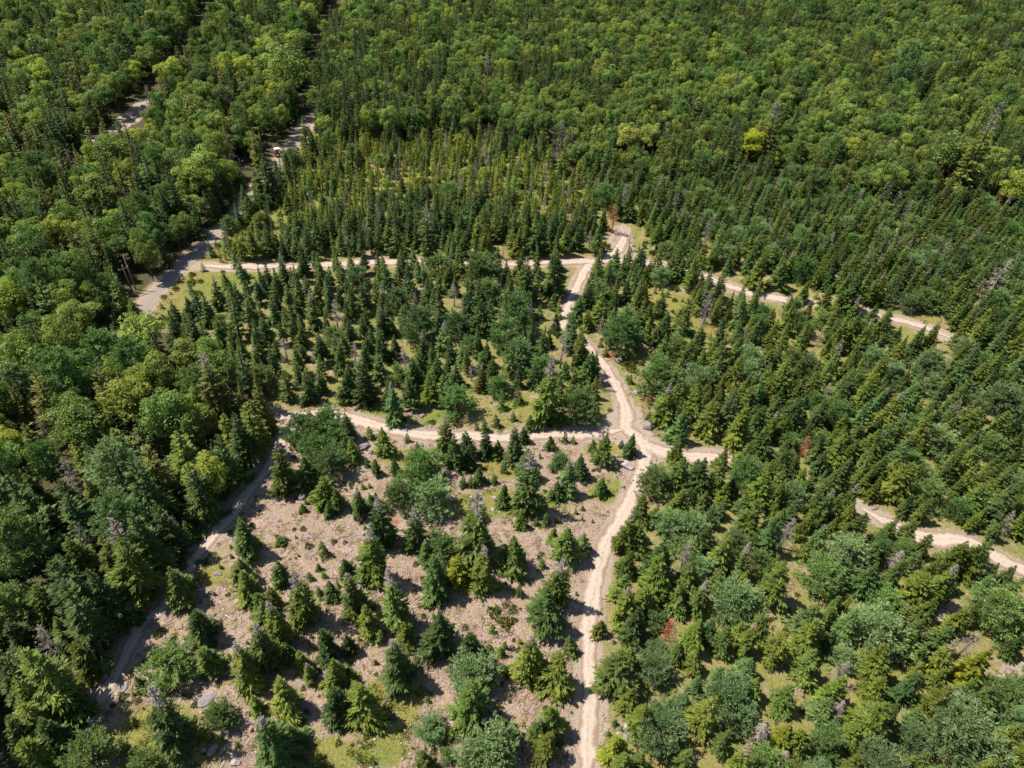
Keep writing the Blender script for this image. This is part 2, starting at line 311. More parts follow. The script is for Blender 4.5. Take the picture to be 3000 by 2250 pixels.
SANDP = [[(1330, 880), (1380, 880), (1420, 950), (1480, 975), (1430, 1000), (1380, 1010), (1340, 960), (1250, 950), (1280, 930)], [(1860, 1085), (1900, 1095), (1890, 1130), (1865, 1125)], [(1280, 1440), (1300, 1440), (1320, 1540), (1300, 1640), (1290, 1650)], [(1320, 490), (1360, 490), (1370, 540), (1410, 565), (1300, 560)], STREAM, [(1995, 1340), (2060, 1300), (2075, 1320), (2010, 1365)], [(2150, 1440), (2220, 1420), (2220, 1490), (2150, 1470)]]
def blobs(fx, fy, L):
    r = np.zeros(np.shape(fx))
    for cx, cy, a, b in L: r = np.maximum(r, np.clip(1.25-((fx-cx)/a)**2*0.7-((fy-cy)/b)**2*0.7, 0, .95))
    return r
def axis(lo, hi, step, far):
    a = np.arange(lo, hi+step, step); g = step*np.cumsum(1.45**np.arange(1, 22)); g = g[g < far]
    return np.concatenate([(lo-g)[::-1], a, a[-1]+g])
gx, gy = axis(-300, 300, 1.25, 6000), axis(12, 420, 1.25, 6000)
X, Y = np.meshgrid(gx, gy); Z = terrain(X, Y); k = len(gx)
i = np.arange(len(gy)-1)[:, None]*k+np.arange(k-1)[None]
gm = mesh_from('ground', np.stack([X, Y, Z], -1).reshape(-1, 3), np.stack([i, i+1, i+k+1, i+k], -1).reshape(-1, 4), [MAT['ground']], smooth=True)
px, py, dp = project(np.stack([X, Y, Z], -1).reshape(-1, 3)); FX, FY = px*2212/3000, py*2212/3000; bad = dp < 5; FX[bad] = -900; FY[bad] = 5000
grass = blobs(FX, FY, GRASS); grass = np.maximum(grass, inpoly(FX, FY, BOG)*1.2); grass = np.maximum(grass, inpoly(FX, FY, VERGE)*0.85)
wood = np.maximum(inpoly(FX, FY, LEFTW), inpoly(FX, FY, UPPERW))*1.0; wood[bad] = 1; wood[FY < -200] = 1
inR = ~inpoly(FX, FY, CLEAR) & (wood == 0) & (grass < .3); grass[inR] = np.maximum(grass[inR], 0.70)
inC = inpoly(FX, FY, CLEAR); grass[inC] = np.maximum(grass[inC], 0.38)
sand = np.zeros(len(FX))
for p_ in SANDP: sand = np.maximum(sand, inpoly(FX, FY, p_)*1.05)
xr, yr = X.ravel(), Y.ravel()
for C, wd in track_pts:
    # coarse distance field along the track
    lo, hi = C.min(0)-4, C.max(0)+4; sel = np.where((xr > lo[0]) & (xr < hi[0]) & (yr > lo[1]) & (yr < hi[1]))[0]
    Cs = C[::2]
    for s0 in range(0, len(sel), 20000):
        q = sel[s0:s0+20000]; d = np.full(len(q), 99.0)
        for c0 in range(0, len(Cs), 64):
            cc = Cs[c0:c0+64]; d = np.minimum(d, np.sqrt(((xr[q, None]-cc[None, :, 0])**2+(yr[q, None]-cc[None, :, 1])**2).min(1)))
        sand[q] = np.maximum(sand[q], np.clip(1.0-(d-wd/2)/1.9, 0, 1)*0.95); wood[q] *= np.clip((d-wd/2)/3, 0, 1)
rust = blobs(FX, FY, RUST)
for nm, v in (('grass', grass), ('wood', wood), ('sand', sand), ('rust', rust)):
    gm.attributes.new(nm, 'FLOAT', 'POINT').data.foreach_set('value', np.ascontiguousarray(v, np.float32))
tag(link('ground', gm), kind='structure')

# ------------------------------------------------------------------ tree shapes (built once, shared by every copy)
def ring_dirs(az): return np.stack([np.cos(az), np.sin(az), np.zeros_like(az)], -1)
def conifer(seed, H, R, nwh, nb, K, power=0.85, z0=0.06, gap=0.0, deadtop=0.0, deadside=None, spray=1.0, e0=-14, e1=38, nj=0.5):
    r = np.random.RandomState(seed); z = []; az = []; L = []
    for a in range(nwh):
        f = (a+0.5)/nwh; f = f**0.92; n = max(4, int(round(nb*(1-0.45*f)))); a0 = r.rand()*6.28
        for b in range(n):
            if r.rand() < gap: continue
            z.append((z0+(0.985-z0)*f)*H+r.randn()*0.012*H); az.append(a0+6.283*b/n+r.randn()*0.22)
            L.append(R*((1-f)**power*0.97+0.035)*(0.72+0.42*r.rand())*(1 if r.rand() > .08 else .6))
    z, az, L = map(np.array, (z, az, L)); lump = 1+0.19*np.sin(az*2+seed)+0.14*np.sin(az*3+seed*2.1+z/H*7); L = L*lump
    f = np.clip(z/H, 0, 1); el = np.radians(e0+(e1-e0)*f**1.3+r.randn(len(z))*6)
    dead = f > 1-deadtop if deadtop else np.zeros(len(z), bool)
    if deadside is not None: dead |= (np.cos(az-deadside) > 0.55) & (f > .25) & (r.rand(len(z)) < .75)
    G, D = Geo(), Geo(); rad = ring_dirs(az)
    def along(t): # t (n,)
        return rad*(L*t*np.cos(el))[:, None]+np.array([0, 0, 1.0])*(z+L*t*np.sin(el)-0.16*L*t*t+0.10*L*t**4)[:, None]
    for j in range(K):
        t = 0.16+0.84*(j+r.rand(len(z)))/K; b = along(t*0.92); sg = np.where((j+np.arange(len(z))) % 2 == 0, 1, -1)
        an = az+sg*np.radians(12+32*r.rand(len(z)))*(1 if j < K-1 else 0.2)
        d = ring_dirs(an); d[:, 2] = np.sin(el)*0.7-0.1+0.22*r.randn(len(z)); n = np.tile([0, 0, 1.0], (len(z), 1))+nj*r.randn(len(z), 3)
        l = (L*(0.40*(1-t)+0.15)+0.10)*(0.8+0.5*r.rand(len(z)))*spray; lv = ~dead
        G.kites(b[lv], d[lv], n[lv], l[lv], l[lv]*0.34*(0.8+.4*r.rand(lv.sum())), 0.38)
        if dead.any(): D.kites(b[dead], d[dead], n[dead], l[dead]*1.15, np.full(dead.sum(), 0.055)*spray)
    m = 10; b = np.zeros((m, 3)); b[:, 2] = H*(0.86+0.11*r.rand(m)); d = r.randn(m, 3)*0.3; d[:, 2] = 1      # leader
    (D if deadtop else G).kites(b, d, r.randn(m, 3), np.full(m, H*.055), np.full(m, 0.12*spray if not deadtop else .05))
    if dead.any():
        bb = np.stack([np.zeros(dead.sum()), np.zeros(dead.sum()), z[dead]], 1); e = along(np.full(len(z), .95))[dead]-bb
        D.kites(bb, e, r.randn(len(bb), 3)*.3+[0, 0, 1], np.linalg.norm(e, axis=1), np.full(len(bb), 0.06*spray))
    Tn = Geo(); Tn.tube([[0, 0, -.4], [0, 0, H*.3], [r.randn()*.05, r.randn()*.05, H*.7], [0, 0, H*.97]], [.022*H, .017*H, .010*H, .003*H])
    return G, Tn, (D if dead.any() else None)
def pine(seed, H, R, nb, tufts=7, per=8, lo=0.06, plate=False, tl=0.42):
    r = np.random.RandomState(seed); f = np.sort(r.rand(nb)); az = r.rand(nb)*6.28 if not plate else np.arange(nb)*2.4+r.randn(nb)*.3
    if plate:
        f = np.floor(f*9)/9+r.rand(nb)*.04; zb = H*(lo+(0.93-lo)*f); L = R*(np.sin(np.pi*np.clip(.30+.68*f, 0, 1))**.8*.95+.10)*(.5+.6*r.rand(nb)); el = np.radians(4+40*f**2+r.randn(nb)*6)
    else:
        zb = H*(lo+(0.80-lo)*f); el = np.radians(2+70*f**1.5+r.randn(nb)*8); prof = np.sqrt(np.clip(1-(1.55*(f-.36))**2, .05, 1))
        L = R*prof*(.70+.36*r.rand(nb))*(1+.16*np.sin(az*3+seed)); L = np.where(f > .75, np.maximum(L*.9, (H*.93-zb)*.8*(.8+.3*r.rand(nb))), L)
    G, Tn = Geo(), Geo(); rad = ring_dirs(az)
    axis_ = lambda t: rad*(L*t*np.cos(el))[:, None]+np.array([0, 0, 1.0])*(zb+L*t*np.sin(el)+.12*L*t*t)[:, None]
    for j in range(tufts):
        t = .42+.58*(j+r.rand(nb))/tufts; c = axis_(t)+np.stack([r.randn(nb)*.22*L*.5, r.randn(nb)*.22*L*.5, r.randn(nb)*.06*L], 1)*(.5 if j == tufts-1 else 1)
        out = rad*np.cos(el)[:, None]; out[:, 2] += np.sin(el)+.35; out /= np.linalg.norm(out, axis=1, keepdims=True)
        for q in range(per):
            d = out+r.randn(nb, 3)*.62; d[:, 2] = d[:, 2]*.8+.18; l = tl*(.65+.6*r.rand(nb))
            G.kites(c+r.randn(nb, 3)*.10, d, np.array([0, 0, 1.0])+.6*r.randn(nb, 3), l, l*.27, .55)
    Tn.tube([[0, 0, -.4], [.05, 0, H*.3], [0, .08, H*.6], [0, 0, H*.9]], [.024*H, .019*H, .012*H, .003*H])
    for q in range(0, nb, 3): Tn.tube([[0, 0, zb[q]-.1], axis_(np.full(nb, .5))[q], axis_(np.full(nb, .85))[q]], [.05, .035, .015], 4)
    return G, Tn, None
def broad(seed, H, R, lobes, per, cz=0.62, rz=0.40, leaf=0.36, flat=False):
    r = np.random.RandomState(seed); G, Tn = Geo(), Geo(); cs = []
    u = r.randn(lobes*3, 3); u /= np.linalg.norm(u, axis=1, keepdims=True); u = u[u[:, 2] > -0.55][:lobes]
    rr = (.50+.50*r.rand(len(u))**.6); bump = 1+.15*np.sin(np.arctan2(u[:, 1], u[:, 0])*3+seed)+.1*r.randn(len(u))
    c = u*np.array([R, R, H*rz])*(rr*bump*.80)[:, None]+[0, 0, H*cz]; lr = R*(.20+.17*r.rand(len(u)))
    for a in range(len(c)):
        v = r.randn(per, 3); v /= np.linalg.norm(v, axis=1, keepdims=True); v[:, 2] = np.where(v[:, 2] < -.45, -v[:, 2], v[:, 2])
        b = c[a]+v*np.array([1.08, 1.08, .78])*lr[a]*(.72+.34*r.rand(per, 1)); n = v+r.randn(per, 3)*.55+[0, 0, .35]; d = np.cross(n, r.randn(per, 3))
        l = leaf*(.7+.6*r.rand(per)); G.kites(b-d/np.maximum(np.linalg.norm(d, axis=1, keepdims=True), 1e-6)*l[:, None]*.5, d, n, l, l*.78)
    base = H*(cz-rz)*.9; Tn.tube([[0, 0, -.4], [.1, .05, base*.6], [0, .1, base], [.1, 0, H*cz]], [.021*H, .017*H, .014*H, .006*H], 7)
    for a in range(0, len(c), 3): Tn.tube([[0, 0, base*.75+.2*r.rand()], (c[a]+[0, 0, base])*[.5, .5, .48], c[a]], [.06, .045, .015], 4)
    return G, Tn, None
def snag(seed, H, R, nb, bend=0.0, twig=7, wide=0.06):
    r = np.random.RandomState(seed); f = ((np.arange(nb)+r.rand(nb))/nb)**.9; az = r.rand(nb)*6.28; z = H*(.12+.86*f); L = R*((1-f)**.7+.06)*(.5+.6*r.rand(nb))
    el = np.radians(-12+30*f+r.randn(nb)*14); G, Tn = Geo(), Geo(); rad = ring_dirs(az); d = rad*np.cos(el)[:, None]; d[:, 2] = np.sin(el)
    b = np.zeros((nb, 3)); b[:, 2] = z; b[:, 0] = bend*f**2*H
    for a in range(2): G.kites(b, d, np.cross(d, [0, 0, 1])+(a*np.array([0, 0, 9.0])), L, np.full(nb, wide), .15)
    for j in range(twig):
        t = .25+.75*r.rand(nb); c = b+d*(L*t)[:, None]; an = az+np.where(r.rand(nb) < .5, 1, -1)*(.5+.6*r.rand(nb)); e = ring_dirs(an); e[:, 2] = -.15+.35*r.randn(nb)
        G.kites(c, e, np.array([0, 0, 1.0])+.5*r.randn(nb, 3), L*(.5-.3*t)+.12, np.full(nb, wide*.75), .3)
    Tn.tube([[0, 0, -.4], [bend*.1*H, 0, H*.35], [bend*.5*H, 0, H*.7], [bend*H, 0, H]], [.018*H, .014*H, .008*H, .002*H])
    return G, Tn, None
def shrub(seed, W, H, n, leaf):
    r = np.random.RandomState(seed); G = Geo(); v = r.randn(n, 3); v /= np.linalg.norm(v, axis=1, keepdims=True); v[:, 2] = abs(v[:, 2])
    lump = 1+.25*np.sin(np.arctan2(v[:, 1], v[:, 0])*3+seed)+.15*r.randn(n); b = v*np.array([W/2, W/2, H])*(.55+.45*r.rand(n, 1)**.5)*lump[:, None]
    dd = v+r.randn(n, 3)*.5+[0, 0, .4]; l = leaf*(.7+.7*r.rand(n)); G.kites(b-dd*.3*leaf, dd, np.cross(dd, r.randn(n, 3)), l, l*.6)
    S = Geo()
    for a in range(5): S.tube([[0, 0, -.1], v[a]*[W*.3, W*.3, H*.8]], [.03, .01], 4)
    return G, S, None
def ico(sub):
    t = (1+5**.5)/2; V = [[-1, t, 0], [1, t, 0], [-1, -t, 0], [1, -t, 0], [0, -1, t], [0, 1, t], [0, -1, -t], [0, 1, -t], [t, 0, -1], [t, 0, 1], [-t, 0, -1], [-t, 0, 1]]
    F = [[0, 11, 5], [0, 5, 1], [0, 1, 7], [0, 7, 10], [0, 10, 11], [1, 5, 9], [5, 11, 4], [11, 10, 2], [10, 7, 6], [7, 1, 8], [3, 9, 4], [3, 4, 2], [3, 2, 6], [3, 6, 8], [3, 8, 9], [4, 9, 5], [2, 4, 11], [6, 2, 10], [8, 6, 7], [9, 8, 1]]
    V = [np.array(v)/np.linalg.norm(v) for v in V]
    for _ in range(sub):
        c = {}; NF = []
        def mid(a, b):
            q = (min(a, b), max(a, b))
            if q not in c: m = V[a]+V[b]; V.append(m/np.linalg.norm(m)); c[q] = len(V)-1
            return c[q]
        for a, b, d in F:
            x, y, z = mid(a, b), mid(b, d), mid(d, a); NF += [[a, x, z], [b, y, x], [d, z, y], [x, y, z]]
        F = NF
    return np.array(V), np.array(F)
def rock_mesh(name, seed, sub=3, cuts=11, flat=0.6):
    r = np.random.RandomState(seed); V, F = ico(sub); V = V.copy()
    for _ in range(cuts):
        n = r.randn(3); n /= np.linalg.norm(n); c = .55+.3*r.rand(); d = V @ n; V -= np.maximum(d-c, 0)[:, None]*n*.92
    V *= 1+.03*np.sin(V[:, :1]*7+seed)+.025*np.sin(V[:, 1:2]*9+2)+.012*r.randn(len(V), 1); V[:, 2] *= flat
    V[:, :2] /= np.abs(V[:, :2]).max()*2; V[:, 2] = V[:, 2]/V[:, 2].max()*.5
    return mesh_from(name, V, F, [MAT['rock']], smooth=False)

PROTO = {}
def reg(kind, gen, W, H, fm):
    G, Tn, D = gen; i = len(PROTO.setdefault(kind, [])); V, F = G.arr(); W = 2*np.percentile(np.hypot(V[:, 0], V[:, 1]), 96); H = np.percentile(V[:, 2], 99.7)
    sc = np.array([1/W, 1/W, 1/H]); tv, tf = Tn.arr(); d = {'crown': mesh_from(f'{kind}_crown', V*sc, F, [MAT[fm]]), 'trunk': mesh_from(f'{kind}_trunk', tv*sc, tf, [MAT['dead' if fm == 'dead' else 'bark']], smooth=True)}
    vs, fs, mi = [V, tv], [F, tf+len(V)], [np.zeros(len(F)), np.ones(len(tf))]; ms = [MAT[fm], MAT['dead' if fm == 'dead' else 'bark']]
    if D is not None:
        dv, df = D.arr(); d['dead_branches'] = mesh_from(f'{kind}_dead_branches', dv*sc, df, [MAT['dead']])
        vs.append(dv); fs.append(df+len(V)+len(tv)); mi.append(np.full(len(df), 2)); ms.append(MAT['dead'])
    d['all'] = mesh_from(f'{kind}_whole', np.concatenate(vs)*sc, np.concatenate(fs), ms, np.concatenate(mi)); PROTO[kind].append(d)
for s in range(10): reg('fir', conifer(10+s, 9, 2.6, 18+s % 5, 9+s % 4, 15, [.8, .95, .7, 1.05, .85, .62, .9, .75, 1.15, .8][s], z0=[.03, .1, .05, .08, .16][s % 5], gap=[.02, .12, .2, .06, .28][s % 5]), 5, 9, 'conifer')
for s in range(10): reg('spruce', conifer(30+s, 11, 2.0, 22+s % 6, 7+s % 4, 12, [.8, .95, .7, .9, .6, 1.0, .75, 1.1, .85, .65][s], z0=[.05, .14, .08, .22, .1][s % 5], gap=[.05, .14, .25, .1, .32][s % 5]), 4, 11, 'conifer')
for s in range(4): reg('spindly', conifer(50+s, 8, 1.2, 20, 7, 7, [.6, .8, .5, .9][s], gap=[.2, .3, .12, .25][s], e0=-20, e1=25, spray=1.15, nj=1.3), 1.6, 8, 'conifer')
for s in range(4): reg('grey', conifer(60+s, 10, 2.4, 21, 10, 14, .85, gap=.08, deadtop=[.20, .30, .15, .25][s]), 4.8, 10, 'conifer')
for s in range(5): reg('pine', pine(80+s, 6.5, 3.5, 110, 7, 12), 7, 6.5, 'pine')
for s in range(3): reg('tallpine', pine(90+s, 15, 4.2, 95, 9, 11, lo=.30, plate=True, tl=.55), 8, 15, 'pine')
for s in range(10): reg('leaf', broad(100+s, 12, 4.0, [48, 34, 60, 42, 26, 52, 38, 30, 46, 56][s], [110, 140, 90, 120, 165, 105, 125, 150, 115, 98][s], cz=[.60, .56, .62, .58, .64, .55, .6, .52, .66, .58][s], rz=[.40, .42, .34, .42, .34, .44, .38, .47, .32, .41][s]), 8, 12, 'leaf')
for s in range(4): reg('snag', snag(120+s, 9, 2.0, 85, [0, .02, -.03, .045][s], 6, .048), 4, 9, 'dead')
for s in range(4): reg('sapling', conifer(140+s, 3, 1.0, 9, 8, 7, .9, z0=.04, spray=1.15), 2, 3, 'conifer')
for s in range(4): reg('shrub', shrub(150+s, 2, .9, 260, .30), 2, .9, 'shrub')
ROCK = [rock_mesh('boulder', 200+s, 3, 12, .62) for s in range(6)]

# ------------------------------------------------------------------ what stands where, read from the picture
TINT = {'conifer': {'dark green': (.66, .76, .82), 'green': (1, 1, .95), 'olive green': (1.24, 1.13, .82), 'blue-green': (.95, 1.08, 1.45), 'yellow-green': (1.85, 1.5, .75), 'pale olive': (1.9, 1.6, .9), 'brownish green': (1.35, .98, .85)},
        'pine': {'green': (.85, .98, .72), 'pale blue-green': (1.12, 1.12, 1.2), 'fresh green': (1.05, 1.05, .8), 'dark green': (.72, .82, .75)},
        'leaf': {'green': (.85, .95, .9), 'light green': (1.12, 1.08, .95), 'yellow-green': (1.4, 1.25, .85), 'bright yellow': (2.2, 1.85, .5), 'pale yellow': (2.3, 1.85, 1.8), 'olive green': (1.35, 1.05, .7), 'dark green': (.58, .72, .72)},
        'dead': {'grey': (1, 1, 1), 'rust-red': (1.5, .62, .42), 'pale grey': (1.45, 1.42, 1.4), 'dark grey': (.6, .6, .62)}}
FAM = {'fir': 'conifer', 'spruce': 'conifer', 'spindly': 'conifer', 'grey': 'conifer', 'sapling': 'conifer', 'pine': 'pine', 'tallpine': 'pine', 'leaf': 'leaf', 'shrub': 'leaf', 'snag': 'dead'}
KDEF = {'s': ('fir', 1.9, 1), 'n': ('spruce', 2.5, 1), 'g': ('grey', 2.0, 1), 'p': ('pine', .92, .55), 'b': ('leaf', 1.45, .62), 'd': ('snag', 2.2, 1), 'y': ('sapling', 1.7, 1), 'u': ('shrub', .5, .5), 't': ('tallpine', 1.75, .68)}
TC = {'d': 'dark green', 'g': 'green', 'o': 'olive green', 'b': 'blue-green', 'y': 'yellow-green', 'q': 'pale olive', 'r': 'brownish green', 'p': 'pale blue-green', 'f': 'fresh green', 'l': 'light green', 'Y': 'bright yellow', 'P': 'pale yellow', 'R': 'rust-red', 'G': 'grey', 'W': 'pale grey', 'D': 'dark grey', '': None}
